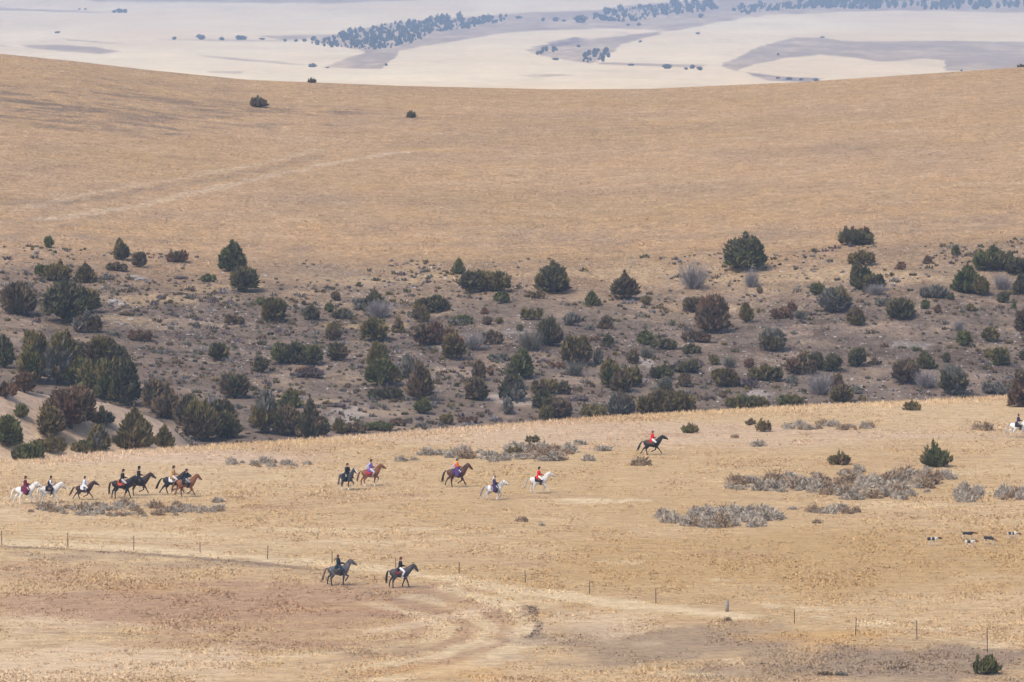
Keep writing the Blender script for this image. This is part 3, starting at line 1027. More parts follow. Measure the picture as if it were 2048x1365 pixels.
def label_for(s):
    if s['label']: return s['label']
    if s['mark']:
        return s['mark']
    w = s['w'] * s['h']
    size = 'tiny' if w < 330 else 'small' if w < 950 else 'mid-sized' if w < 2300 else 'large'
    near = sorted(MARKS, key=lambda o: math.hypot(o['x'] - s['x'], 1.4 * (o['b'] - s['b'])))
    two = CWORD[s['c']] + (' and ' + CWORD[s['c2']] if s['c2'] and s['c2'] not in ('dark',) else '')
    opts = []
    for o in near[:8]:
        for colour in (CWORD[s['c']], two):
            for lead in (size + ' ' + colour, colour):
                opts.append(f"{lead} {FWORD[s['form']]} {where(s, o)} the {o['mark']}")
    opts = [q for q in opts if len(q.split()) <= 16] or opts
    for q in opts:
        if q not in used_labels: return q
    return opts[0]

def build_shrub(i, s):
    X, Y, Z = place(s['x'], s['b'], dmin=None if s['meadow'] else float(rim_d(s['x'])) + (1.0 if (s['x'] < 470 and s['b'] > 815) else 14.0))
    if not s['meadow']:
        d0 = float(rim_d(s['x']))
        if s['x'] > 470 or s['b'] < 780:
            if Y < d0 + 22:
                X, Y, Z = place(s['x'], min(s['b'], float(rim_row(s['x'])) - 3), dmin=d0 + 24)
    k = 1.0 / px_per_m(Y)
    w, h = s['w'] * k * (1.0 if s['meadow'] else 1.1), s['h'] * k * (1.0 if s['meadow'] else 1.05)
    lab = label_for(s); used_labels.add(lab)
    twig = s['form'] == 'twig'
    cat = 'bush' if twig or s['form'] == 'mound' else 'juniper'
    name = 'bare_bush' if twig else 'low_bush' if s['form'] == 'mound' else 'juniper'
    grp = 'junipers and bushes on the scrubby slope' if not s['meadow'] else 'lone junipers on the meadow and golden hill'
    if twig:
        me = twig_mesh(w, h * 1.02, s['c'], 1000 + i, int(np.clip(190 * w, 160, 700)), 0.02)
    else:
        me = crown_mesh(w, h, s['form'], s['c'], 1000 + i, 46.0, s['c2'], 3600)
    if s['w'] < 15:
        o = link(name, me, M_leaf); o.location = (X, Y, Z - 0.04)
        tag(o, lab, cat, grp); return
    e = empty(name, (X, Y, Z - 0.04))
    tag(e, lab, cat, grp)
    if twig:
        link('twigs', me, M_leaf, e)
        st = []
        for q in range(5):
            a = rnd.uniform(0, 6.28); r = rnd.uniform(.1, .3) * w
            st.append(tube([(0, 0, -.05), (r * .4 * math.cos(a), r * .4 * math.sin(a), h * .3), (r * math.cos(a), r * math.sin(a), h * .6)], [.035, .022, .01], n=5))
        solid('stem', st, M_bark, e)
    else:
        link('crown', me, M_leaf, e)
        solid('trunk', [tube([(0, 0, -.15), (.02 * w, 0, h * .2), (-.02 * w, .02 * w, h * .6)], [.05 * w + .03, .035 * w + .02, .012 * w + .01], n=6),
                        tube([(0, 0, h * .05), (.16 * w, .05 * w, h * .3), (.24 * w, .06 * w, h * .45)], [.025 * w + .02, .018 * w + .01, .008 * w], n=5),
                        tube([(0, 0, h * .05), (-.17 * w, -.04 * w, h * .28), (-.25 * w, -.05 * w, h * .42)], [.025 * w + .02, .018 * w + .01, .008 * w], n=5)], M_bark, e)
for i, s in enumerate(shrubs):
    build_shrub(i, s)

# ------------------------------------------------------------------ sagebrush
def sage_mesh(seed, tan=False):
    g = np.random.default_rng(seed)
    c0, c1 = (np.array(c) for c in LEAF['tan' if tan else 'sage'])
    n = 420
    az = g.uniform(0, 6.283, n); el = np.arcsin(g.uniform(.02, 1, n))
    R_ = g.uniform(.6, 1.0, n) * (1 + .22 * np.sin(az * 3 + seed) + .18 * np.sin(az * 5 + el * 4 + 2 * seed))
    d = np.stack([np.cos(el) * np.cos(az), np.cos(el) * np.sin(az), np.sin(el)], 1)
    p = d * np.array([.5, .5, .42]) * R_[:, None]
    dr = d * .9 + np.array([0, 0, .5]) + .4 * g.standard_normal((n, 3)); dr /= np.linalg.norm(dr, axis=1, keepdims=True)
    q = g.standard_normal((n, 3)); s = np.cross(dr, q); s /= np.linalg.norm(s, axis=1, keepdims=True)
    l = g.uniform(.08, .24, n)[:, None]; w = l * g.uniform(.12, .26, n)[:, None]
    V = np.stack([p - dr * l * .5, p + s * w, p + dr * l * .6, p - s * w], 1); V[:, :, 2] = np.maximum(V[:, :, 2], 0)
    i = np.arange(n) * 4
    F = np.stack([np.stack([i, i + 1, i + 2], 1), np.stack([i, i + 2, i + 3], 1)], 1).reshape(-1, 3)
    t = g.random((n, 1)) * .75
    C = np.stack([c0 * (1 - t) + c1 * t] * 4, 1)
    C[:, 2] = c0 * .2 + c1 * .8                      # seed heads at the spray tips
    iv, iff = ico()
    cv = iv * (1 + .15 * g.standard_normal((len(iv), 1)).clip(-1, 1)) * np.array([.36, .36, .3]); cv[:, 2] = np.maximum(cv[:, 2], 0)
    V = np.concatenate([V.reshape(-1, 3), cv]); F = np.concatenate([F, iff + n * 4])
    C = np.concatenate([C.reshape(-1, 3), np.tile(c0 * .75 + c1 * .25, (len(cv), 1))])
    return mesh_np('sagebrush', V, F, C)
SAGE = [sage_mesh(50 + k) for k in range(9)]; SAGE_TAN = [sage_mesh(80 + k, True) for k in range(3)]
def sage(x, row, w, h, label, group, tan=False):
    X, Y, Z = place(x, row)
    k = 1.0 / px_per_m(Y)
    o = link('sagebrush', rnd.choice(SAGE_TAN if tan else SAGE), M_leaf)
    o.location = (X, Y, Z - .02); o.rotation_euler = (0, 0, rnd.uniform(0, 6.28))
    o.scale = (w * k, w * k * rnd.uniform(.8, 1.3), h * k * 1.65)
    tag(o, label, 'sagebrush', group)
PATCH = [   # centre, half width, half height (rows), number, bush width, label, group
    (265, 1022, 180, 12, 60, 26, 'grey sagebrush clump in the long patch below the riders', 'sagebrush below the left riders'),
    (920, 912, 70, 8, 16, 30, 'grey sagebrush clump in the upper patch by the olive bush', 'sagebrush in the upper patch'),
    (1080, 908, 62, 16, 30, 28, 'grey sagebrush clump in the upper patch by the olive bush', 'sagebrush in the upper patch'),
    (990, 918, 50, 7, 10, 28, 'grey sagebrush clump in the upper patch by the olive bush', 'sagebrush in the upper patch'),
    (1540, 972, 95, 13, 26, 34, 'grey sagebrush clump in the widest patch', 'sagebrush in the widest patch'),
    (1720, 968, 150, 25, 62, 34, 'grey sagebrush clump in the widest patch', 'sagebrush in the widest patch'),
    (1840, 958, 62, 14, 16, 32, 'grey sagebrush clump in the widest patch', 'sagebrush in the widest patch'),
    (1745, 994, 82, 8, 16, 30, 'grey sagebrush clump in the widest patch', 'sagebrush in the widest patch'),
    (1440, 1040, 112, 18, 62, 32, 'grey sagebrush clump in the oval patch near the hounds', 'sagebrush in the oval patch'),
    (1672, 1024, 50, 5, 14, 26, 'grey sagebrush clump in the small strip under the widest patch', 'sagebrush in the small strip'),
    (1936, 994, 26, 11, 16, 30, 'grey sagebrush clump in the compact patch', 'sagebrush in the compact patch'),
    (2024, 996, 26, 7, 12, 30, 'grey sagebrush clump in the last patch', 'sagebrush in the last patch'),
    (1655, 856, 90, 6, 22, 22, 'grey sagebrush clump in the thin rim strip', 'sagebrush under the rim'),
    (540, 930, 76, 5, 16, 22, 'grey sagebrush clump in the sparse strip', 'sagebrush above the left riders'),
]
fill = []
for cx, cyr, hw, hh, n, bw, lab, grp in PATCH:
    m_fill = int(n * .6); n = max(5, int(n * .70)); bw *= 1.15
    for k in range(n):
        fx = max(-1, min(1, 2 * (k + .5) / n - 1 + rnd.gauss(0, 1.6 / n))); fy = rnd.uniform(-1, 1) * math.sqrt(max(.04, 1 - fx * fx))
        w = bw * rnd.uniform(.45, 1.2)
        tn = rnd.random() < .24
        edge = 'lower edge' if fy > .45 else 'upper edge' if fy < -.45 else 'middle'
        side = 'left end' if fx < -.5 else 'right end' if fx > .5 else 'centre'
        spot = f"{'small' if w < bw * .7 else 'bushy'} {'tan' if tn else 'grey'} sagebrush, {edge}, {side} of the "
        sage(cx + fx * hw, cyr + fy * hh, w, w * rnd.uniform(.5, .75) * (1.5 if cx > 1930 else 1.0), spot + lab.split('the ', 1)[1], grp, tn)
    for k in range(m_fill):
        fx = rnd.uniform(-1, 1); fy = rnd.uniform(-1, 1) * math.sqrt(1 - fx * fx)
        fill.append((cx + fx * hw, cyr + fy * hh, bw * rnd.uniform(.3, .6)))
parts, cols = [], []
for x, r, w in fill:                                   # low growth filling the patches between the bushes
    X, Y, Z = place(x, r); k = w / px_per_m(Y); src = rnd.choice(SAGE if rnd.random() < .75 else SAGE_TAN)
    a = rnd.uniform(0, 6.28); M = np.array([[math.cos(a), -math.sin(a), 0], [math.sin(a), math.cos(a), 0], [0, 0, 1]])
    Fp = np.empty(len(src.polygons) * 3, np.int32); src.polygons.foreach_get('vertices', Fp)
    parts.append((verts(src) @ M.T * np.array([k, k, k * 1.0]) + np.array([X, Y, Z]), Fp.reshape(-1, 3)))
    q = np.empty(len(src.vertices) * 4, np.float32); src.attributes['col'].data.foreach_get('color', q); cols.append(q.reshape(-1, 4)[:, :3])
_V, _F = join(parts)
tag(link('low_sage_growth', mesh_np('low_sage_growth', _V, _F, np.concatenate(cols)), M_leaf), kind='stuff')
for x, r, w, lab, tan in [(802, 923, 28, 'lone grey sagebrush clump beside a smaller one near the orange rider', False), (829, 921, 16, 'small sagebrush clump beside a wider one near the orange rider', False),
        (1160, 890, 26, 'pale sagebrush clump between the upper patch and the black trotting horse', False), (1204, 902, 28, 'sagebrush clump nearest behind the black trotting horse', False),
        (1176, 922, 30, 'low sagebrush clump below the end of the upper patch', False), (1281, 931, 38, 'brown sagebrush clump under the black trotting horse', True),
        (1515, 893, 32, 'lone sagebrush clump on the open meadow above the widest patch', False), (1044, 1044, 24, 'tan weed clump on the meadow below the white pony', True),
        (1083, 1052, 16, 'small dark weed clump on the meadow below the red rider', False), (1635, 1047, 22, 'small sagebrush clump below the small strip', True),
        (1585, 1020, 18, 'small sagebrush clump between the oval patch and the small strip', False), (1967, 861, 38, 'tan sagebrush mound left of the white horse at the frame edge', True),
        (1470, 876, 16, 'pale weed clump above the lone sagebrush of the open meadow', True), (1855, 985, 18, 'small sagebrush clump between the widest and compact patches', False),
        (62, 1025, 14, 'small weed clump at the left tip of the long sagebrush patch', True), (238, 1033, 24, 'brown sagebrush clump sticking out below the long left patch', True),
        (435, 1005, 26, 'sagebrush clump off the upper right end of the long left patch', False), (440, 1018, 22, 'sagebrush clump off the lower right end of the long left patch', False),
        (1455, 1243, 22, 'rusty weed clump at the foot of the thick wooden fence post', True)]:
    sage(x, r, w, w * .55, lab, 'single sagebrush clumps on the meadow', tan)

# countless knee-high scrub between the junipers
def scrub():
    n = 18500
    d = rng.uniform(585, 752, n); X = rng.uniform(-.128, .128, n) * d
    base = rim_d(1024 + X / d * FPX) + 30
    low = np.clip((752 - d) / 110, 0, 1)
    ok = (d > base) & (fbm(X / 12, d / 16, 951, 3) + rng.normal(0, .3, n) > .30 - .62 * low)
    X, d = X[ok], d[ok]; Z = height(X, d); n = len(X)
    Vs, Fs, Cs = [], [], []
    pal = [LEAF[k] for k in ('greygreen', 'brown', 'dark', 'grey', 'olive', 'purple', 'greygreen', 'brown')]
    m = 26; pick = rng.integers(0, len(pal), n)
    size = rng.uniform(.22, .75, n) * np.where(rng.random(n) < .20, rng.uniform(1.6, 3.2, n), 1)
    az = rng.uniform(0, 6.283, (n, m)); el = np.arcsin(rng.uniform(.05, 1, (n, m)))
    dr = np.stack([np.cos(el) * np.cos(az), np.cos(el) * np.sin(az), np.sin(el)], -1)
    o = np.stack([X, d, Z], -1)[:, None] + dr * np.array([.62, .62, .42]) * (size * .5)[:, None, None]
    ax = dr * .6 + np.array([0, 0, .7]); ax /= np.linalg.norm(ax, axis=-1, keepdims=True)
    s = np.cross(ax, rng.standard_normal((n, m, 3))); s /= np.linalg.norm(s, axis=-1, keepdims=True)
    l = np.minimum(size, .9)[:, None, None] * rng.uniform(.3, .6, (n, m, 1)); w = l * rng.uniform(.22, .36, (n, m, 1))
    V = np.stack([o - ax * l * .4 + s * w, o - ax * l * .4 - s * w, o + ax * l * .6], 2).reshape(-1, 3)
    c0 = np.array([p[0] for p in pal])[pick][:, None]; c1 = np.array([p[1] for p in pal])[pick][:, None]; t = rng.random((n, m, 1))
    C = np.repeat((c0 * (1 - t) + c1 * t).reshape(-1, 3), 3, 0)
    tag(link('low_scrub', mesh_np('low_scrub', V, np.arange(len(V)).reshape(-1, 3), C), M_leaf), kind='stuff')
scrub()

# ------------------------------------------------------------------ far trees
def far_tree_mesh(seed):
    g = np.random.default_rng(seed); iv, iff = ico(); parts = []
    tall = seed % 2
    for k in range(2):
        v = iv * (1 + .25 * g.standard_normal((len(iv), 1)).clip(-1, 1)) * np.array([.27, .27, .36 + .06 * tall]) + np.array([g.uniform(-.12, .12), g.uniform(-.12, .12), .34 + .08 * k])
        v[:, 2] = np.maximum(v[:, 2], 0); parts.append((v, iff))
    n = 90; d = g.standard_normal((n, 3)); d /= np.linalg.norm(d, axis=1, keepdims=True); d[:, 2] = np.abs(d[:, 2]) * np.where(g.random(n) < .8, 1, -.5)
    p = d * np.array([.36, .36, .42 + .08 * tall]) * g.uniform(.6, 1.1, (n, 1)) + np.array([0, 0, .38])
    s = g.standard_normal((n, 3)) * .05; t = d * .12 + np.array([0, 0, .10])
    V = np.stack([p - s, p + s, p + t], 1).reshape(-1, 3); V[:, 2] = np.maximum(V[:, 2], 0)
    parts.append((V, np.arange(3 * n).reshape(-1, 3)))
    V, F = join(parts)
    t = g.random((len(V), 1)); C = np.array([.028, .038, .03]) * (1 - t) + np.array([.06, .068, .05]) * t
    return mesh_np('far_tree', V, F, C)
FTREE = [far_tree_mesh(300 + k) for k in range(6)]
def in_poly(P):
    P = np.array(P, float)
    while True:
        x = rnd.uniform(P[:, 0].min(), P[:, 0].max()); y = rnd.uniform(P[:, 1].min(), P[:, 1].max()); ins = False
        for (x0, y0), (x1, y1) in zip(P, np.roll(P, -1, 0)):
            if (y0 > y) != (y1 > y) and x < (x1 - x0) * (y - y0) / (y1 - y0) + x0: ins = not ins
        if ins: return x, y
def far_tree(x, row, w, h, label, group):
    X, Y, Z = place(x, row, far=True)
    k = 1 / px_per_m(Y)
    o = link('far_tree', rnd.choice(FTREE), M_leaf)
    o.location = (X, Y, Z - .3); o.rotation_euler = (0, 0, rnd.uniform(0, 6.28)); o.scale = (w * k * 1.25, w * k * 1.25, h * k * 1.25)
    tag(o, label, 'tree', group)
W1 = [(618, 89), (700, 68), (780, 48), (900, 42), (1012, 34), (1015, 42), (960, 54), (860, 70), (835, 84), (765, 100), (690, 99), (640, 93)]
W2 = [(1180, 40), (1200, 28), (1290, 14), (1370, 6), (1430, 10), (1440, 24), (1330, 32), (1290, 42), (1220, 46)]
W2b = [(1465, 24), (1480, 12), (1570, 8), (1572, 20), (1500, 30)]
W4 = [(1148, 126), (1165, 118), (1180, 104), (1196, 100), (1222, 100), (1215, 122), (1200, 128)]
W4b = [(1062, 110), (1078, 106), (1112, 98), (1118, 104), (1090, 112)]
for P, n, w0, w1, lab, grp in [(W1, 140, 6, 14, 'blue hazed tree in the long wooded spur', 'trees on the long far spur'),
        (W2, 68, 6, 15, 'blue hazed tree on the wooded far knob', 'trees on the far knob'),
        (W2b, 14, 4, 12, 'blue hazed tree between far knob and top wood', 'trees beside the far knob'),
        (W4, 26, 5, 13, 'blue hazed tree in the far draw clump', 'trees in the far draw clump'),
        (W4b, 9, 6, 10, 'blue hazed tree at the far draw mouth', 'trees at the far draw mouth')]:
    for k in range(n):
        x, y = in_poly(P); w = w0 + (w1 - w0) * rnd.random() ** 1.6
        xs_ = [q[0] for q in P]; f = (x - min(xs_)) / (max(xs_) - min(xs_))
        spot = ('small ' if w < (w0 + w1) / 2 else 'larger ') + lab + ', ' + ('left end' if f < .2 else 'left half' if f < .45 else 'middle' if f < .6 else 'right half' if f < .82 else 'right end')
        far_tree(x, y, w, w * rnd.uniform(.7, 1.15), spot, grp)
for x, r, w, h, lab in [(228, 26, 10, 5, 'left tree of the little far clump on the upper left field'), (238, 26, 16, 8, 'middle tree of the little far clump on the upper left field'), (250, 26, 10, 7, 'right tree of the little far clump on the upper left field'),
        (159, 20, 6, 3, 'tiny far bush on the grey strip of the upper left field'), (171, 20, 7, 3, 'second tiny far bush on the grey strip of the upper left field'), (115, 67, 12, 4, 'low far bush alone on the left pale field'),
        (349, 80, 10, 6, 'first small far tree at the left end of the hedgerow'), (401, 80, 18, 10, 'big round far tree in the hedgerow'), (443, 81, 12, 6, 'small far tree between the two big hedgerow trees'), (482, 80, 24, 8, 'wide far tree in the hedgerow'),
        (524, 80, 14, 4, 'low far bush past the wide hedgerow tree'), (570, 84, 7, 6, 'narrow far tree near the right end of the hedgerow'), (592, 84, 9, 5, 'small far tree right before the wooded spur'), (609, 84, 10, 6, 'far tree at the tip of the wooded spur'), (627, 82, 12, 9, 'far tree standing over the tip of the wooded spur'),
        (625, 135, 18, 7, 'lone far tree on the pale field above the golden skyline'), (655, 137, 8, 3, 'tiny far bush beside the lone tree above the golden skyline'), (772, 132, 7, 5, 'far bush on the edge of the middle grey draw'),
        (1086, 43, 9, 7, 'small far tree left of the wooded knob'), (1112, 43, 14, 7, 'pair-wide far tree left of the wooded knob'), (1128, 44, 9, 4, 'tiny far bush left of the wooded knob'), (1161, 46, 30, 13, 'dark far tree at the left foot of the wooded knob'), (1038, 38, 14, 5, 'low far bush between the spur and the knob'),
        (1402, 36, 12, 8, 'far tree below the wooded knob by itself'), (1278, 52, 10, 6, 'far tree just under the wooded knob'), (1256, 52, 8, 4, 'tiny far bush under the wooded knob'), (1396, 69, 10, 4, 'low far bush on the bare grey slope'), (1281, 85, 8, 4, 'small far bush halfway up the bare grey slope'),
        (1157, 95, 9, 5, 'far bush above the clump in the grey draw'), (1334, 138, 20, 9, 'widest far tree along the foot of the pale field'), (1372, 140, 8, 5, 'small far tree left of a pair on the foot of the pale field'), (1385, 138, 11, 8, 'far tree left in the pair at the foot of the pale field'), (1399, 141, 12, 7, 'far tree right in the pair at the foot of the pale field'), (1262, 132, 14, 4, 'low far bush near the end of the grey draw'), (1111, 121, 14, 5, 'low far bush by the clump in the grey draw'),
        (1556, 158, 10, 4, 'first low far bush in the lowest grey strip'), (1578, 160, 14, 5, 'second low far bush in the lowest grey strip'), (1603, 161, 10, 4, 'third low far bush in the lowest grey strip'), (1632, 163, 14, 6, 'last far bush in the lowest grey strip'), (1556, 111, 6, 4, 'tiny far bush on the right grey slope'), (1923, 143, 5, 4, 'tiny far bush above the right golden skyline'), (1645, 76, 10, 3, 'low far bush on the lip of the right grey slope')]:
    far_tree(x, r, w, h, lab, 'scattered trees on the far fields')
def far_wood():
    parts, cols = [], []
    P = [(1560, 19), (1575, 6), (1640, -6), (2120, -12), (2120, 18), (1990, 20), (1860, 20), (1700, 19)]
    for k in range(1250):
        small = k >= 640
        x, y = in_poly(P if not small else W1 if k < 1020 else W2 if k < 1180 else W2b)
        if not small and (vnoise(np.array(x / 34.0), np.array(y / 5.0), 9) < -.12 or (x > 1800 and rnd.random() < .4)): continue
        X, Y, Z = place(x, y, far=True); q = 1 / px_per_m(Y); w = rnd.uniform(3, 6.5) if small else rnd.uniform(5, 13)
        src = rnd.choice(FTREE); V = verts(src) * np.array([w * q, w * q, w * q * rnd.uniform(.8, 1.3)]) * 1.2 + np.array([X, Y, Z - .3])
        F = np.array([p.vertices[:] for p in src.polygons]) if 'F' not in far_wood.__dict__ else None
        parts.append((V, F)); a = np.empty(len(V) * 4, np.float32); src.attributes['col'].data.foreach_get('color', a); cols.append(a.reshape(-1, 4)[:, :3])
    V, F = join(parts)
    o = link('far_woodland', mesh_np('far_woodland', V, F, np.concatenate(cols)), M_leaf)
    tag(o, kind='stuff')
far_wood()
# ------------------------------------------------------------------ horses
def rot2(dx, dz, deg):
    a = R(deg); return dx * math.cos(a) - dz * math.sin(a), dx * math.sin(a) + dz * math.cos(a)
def leg_front(y, fore, cannon, past, lift=0):
    p = [Vector((.44, y * .9, 1.20)), Vector((.42, y, .93))]
    for l, a in ((.40, fore), (.29, cannon), (.12, past)):
        q = p[-1]; p.append(q + Vector((math.sin(R(a)) * l, 0, -math.cos(R(a)) * l)))
    a = R(past); p.append(p[-1] + Vector((math.sin(a) * .05 + .02, 0, -math.cos(a) * .075)))
    return p, tube([p[0], p[1], (p[1] + p[2]) / 2, p[2], (p[2] + p[3]) / 2, p[3], p[4], p[5]], [.11, .095, .075, .060, .046, .052, .05, .064], [.16, .135, .088, .066, .05, .056, .054, .074], 8)
def leg_hind(y, dx, gask, cannon, past):
    p = [Vector((-.50, y * .8, 1.22)), Vector((-.40 + dx, y, .93))]
    for l, a in ((.42, gask), (.37, cannon), (.12, past)):
        q = p[-1]; p.append(q + Vector((math.sin(R(a)) * l, 0, -math.cos(R(a)) * l)))
    a = R(past); p.append(p[-1] + Vector((math.sin(a) * .05 + .02, 0, -math.cos(a) * .075)))
    return p, tube([p[0], p[1], (p[1] + p[2]) / 2, p[2], (p[2] + p[3]) / 2, p[3], p[4], p[5]], [.16, .13, .088, .064, .05, .054, .05, .064], [.27, .20, .12, .084, .056, .058, .054, .074], 8)
# near = camera side (-y): (front near), (front far), (hind near), (hind far); neck angle, head angle, tail lift
POSES = {
    'trot': dict(f=((28, 22, 30), (8, -55, -60)), h=((-.06, -52, -22, -10), (.10, -20, 6, 12)), neck=46, head=-48, tail=.25),
    'trot_b': dict(f=((5, -62, -75), (34, 26, 25)), h=((.12, -24, 4, 10), (-.08, -54, -28, -20)), neck=40, head=-42, tail=.2),
    'stretch': dict(f=((40, 36, 30), (-12, -70, -60)), h=((-.10, -50, -34, -30), (.06, -34, 14, 20)), neck=42, head=-32, tail=.45),
    'walk': dict(f=((24, 16, 20), (-16, -20, -6)), h=((.06, -30, 0, 8), (-.06, -44, -14, 0)), neck=34, head=-58, tail=.0),
    'prance': dict(f=((-4, -6, 4), (62, -32, -40)), h=((.04, -30, 6, 12), (-.06, -50, -10, -10)), neck=50, head=-36, tail=.2),
    'canter': dict(f=((48, 30, 20), (30, -40, -60)), h=((.10, -22, 14, 20), (.0, -40, -6, 0)), neck=44, head=-36, tail=.3),
    'canter_b': dict(f=((4, -30, -20), (50, -20, -50)), h=((-.10, -50, -40, -30), (.04, -40, -10, 0)), neck=46, head=-40, tail=.3),
}
_pose_cache = {}
def horse_pose(pose):
    if pose in _pose_cache: return _pose_cache[pose]
    p = POSES[pose]
    st = [(-.83, 1.24, .07, .10), (-.76, 1.24, .17, .20), (-.62, 1.22, .25, .29), (-.45, 1.20, .285, .325), (-.22, 1.16, .28, .31), (.02, 1.13, .295, .32), (.25, 1.13, .285, .345), (.44, 1.17, .25, .36), (.58, 1.19, .20, .31), (.70, 1.18, .12, .20)]
    parts = [tube([(s[0], 0, s[1]) for s in st], [s[2] for s in st], [s[3] for s in st], 14)]
    feet, L = [], {}
    for y, spec, fn, key in ((-.15, p['f'][0], leg_front, 'fn'), (.15, p['f'][1], leg_front, 'ff'), (-.16, p['h'][0], leg_hind, 'hn'), (.16, p['h'][1], leg_hind, 'hf')):
        pts, t = fn(y, *spec); parts.append(t); feet.append(pts[-1].z); L[key] = pts
    dz = -min(feet) + .01
    na, ha = R(p['neck']), R(p['head'])
    b = Vector((.46, 0, 1.27)); nd = Vector((math.cos(na), 0, math.sin(na))); up = Vector((-math.sin(na), 0, math.cos(na)))
    poll = b + nd * .86 + up * .06
    nk = [b - nd * .08, b + nd * .2 + up * .0, b + nd * .45 + up * .03, b + nd * .68 + up * .06, poll]
    parts.append(tube(nk, [.18, .155, .12, .098, .08], [.35, .29, .22, .17, .125], 12))
    hd = Vector((math.cos(ha), 0, math.sin(ha))); hu = Vector((-math.sin(ha), 0, math.cos(ha)))
    hp = [poll - hd * .08 - hu * .02, poll + hd * .08 - hu * .04, poll + hd * .24 - hu * .04, poll + hd * .42 - hu * .02, poll + hd * .54 - hu * .025, poll + hd * .60 - hu * .03]
    parts.append(tube(hp, [.075, .10, .092, .066, .07, .045], [.10, .155, .135, .09, .088, .055], 10))
    for s in (-1, 1):
        e0 = poll + Vector((0, s * .05, .06))
        parts.append(tube([e0, e0 + up * .08 + Vector((0, s * .015, .04)), e0 + up * .17 + Vector((0, s * .02, .05))], [.03, .034, .008], [.022, .024, .008], 6))
    me = fuse(parts, .03, 3)
    V = verts(me); V[:, 2] += dz; me.vertices.foreach_set('co', V.ravel()); me.update()
    _pose_cache[pose] = dict(me=me, dz=dz, nk=nk, poll=poll, hd=hd, hu=hu, nd=nd, up=up, hp=hp, tail=p['tail'], L=L)
    return _pose_cache[pose]

BLACK = (.012, .011, .012); BAY = (.075, .030, .014); CHEST = (.17, .062, .026); DBAY = (.035, .018, .012); WHITE = (.62, .60, .57); GREYW = (.50, .48, .46); DGREY = (.085, .083, .09); CREAM = (.40, .32, .22)
def coat(V, P, base, points=None, socks=(), pinto=None, dapple=None, blaze=False, muzzle=None, seed=0):
    V = V.copy(); z = V[:, 2] - P['dz']
    C = np.tile(np.array(base, float), (len(V), 1))
    n = fbm(V[:, 0] * 5 + seed, V[:, 2] * 5 + 3 * np.sign(V[:, 1]), 400 + seed, 3)
    C *= (1 + .18 * n)[:, None]
    if dapple is not None:
        d = vnoise(V[:, 0] * 13, V[:, 2] * 13 + V[:, 1] * 6, 77) * 2
        C = mix(C, np.array(dapple, float), sstep(.0, .5, d) * .6 * sstep(.7, .95, z))
    if pinto is not None:
        d = fbm(V[:, 0] * 1.7 + seed * 3.1, V[:, 2] * 1.9 + V[:, 1] * .8, 500 + seed, 2)
        C = mix(C, np.array(pinto, float), sstep(.02, .10, d))
    if points is not None:
        leg = (1 - sstep(.45, .80, z))
        C = mix(C, np.array(points, float), leg)
    for k in socks:
        foot = P['L'][k][4]; c = np.array(foot)
        q = np.linalg.norm((V - np.array([0, 0, P['dz']])) - c, axis=1)
        C = mix(C, np.array(WHITE), (1 - sstep(.12, .22, q)))
    if muzzle is not None:
        c = np.array(P['hp'][-1]); q = np.linalg.norm((V - np.array([0, 0, P['dz']])) - c, axis=1)
        C = mix(C, np.array(muzzle, float), 1 - sstep(.06, .16, q))
    if blaze:
        a, b = np.array(P['hp'][1]), np.array(P['hp'][-1]); W = V - np.array([0, 0, P['dz']])
        hu = np.array(P['hu']); ax = (W - a) @ np.array(P['hd']); upv = (W - a) @ hu
        C = mix(C, np.array(WHITE), ((ax > 0) & (ax < .6) & (upv > .03) & (np.abs(W[:, 1]) < .04)).astype(float))
    return C

M_leather = plain('brown_leather', (.055, .028, .016), .55, 20, .3, .4)
M_black_leather = plain('black_leather', (.012, .011, .011), .45, 20, .3, .4)
_cloth = {}
def cloth(c):
    c = tuple(c)
    if c not in _cloth:
        _cloth[c] = plain('cloth', c, .9, 14, .22, .05)
    return _cloth[c]

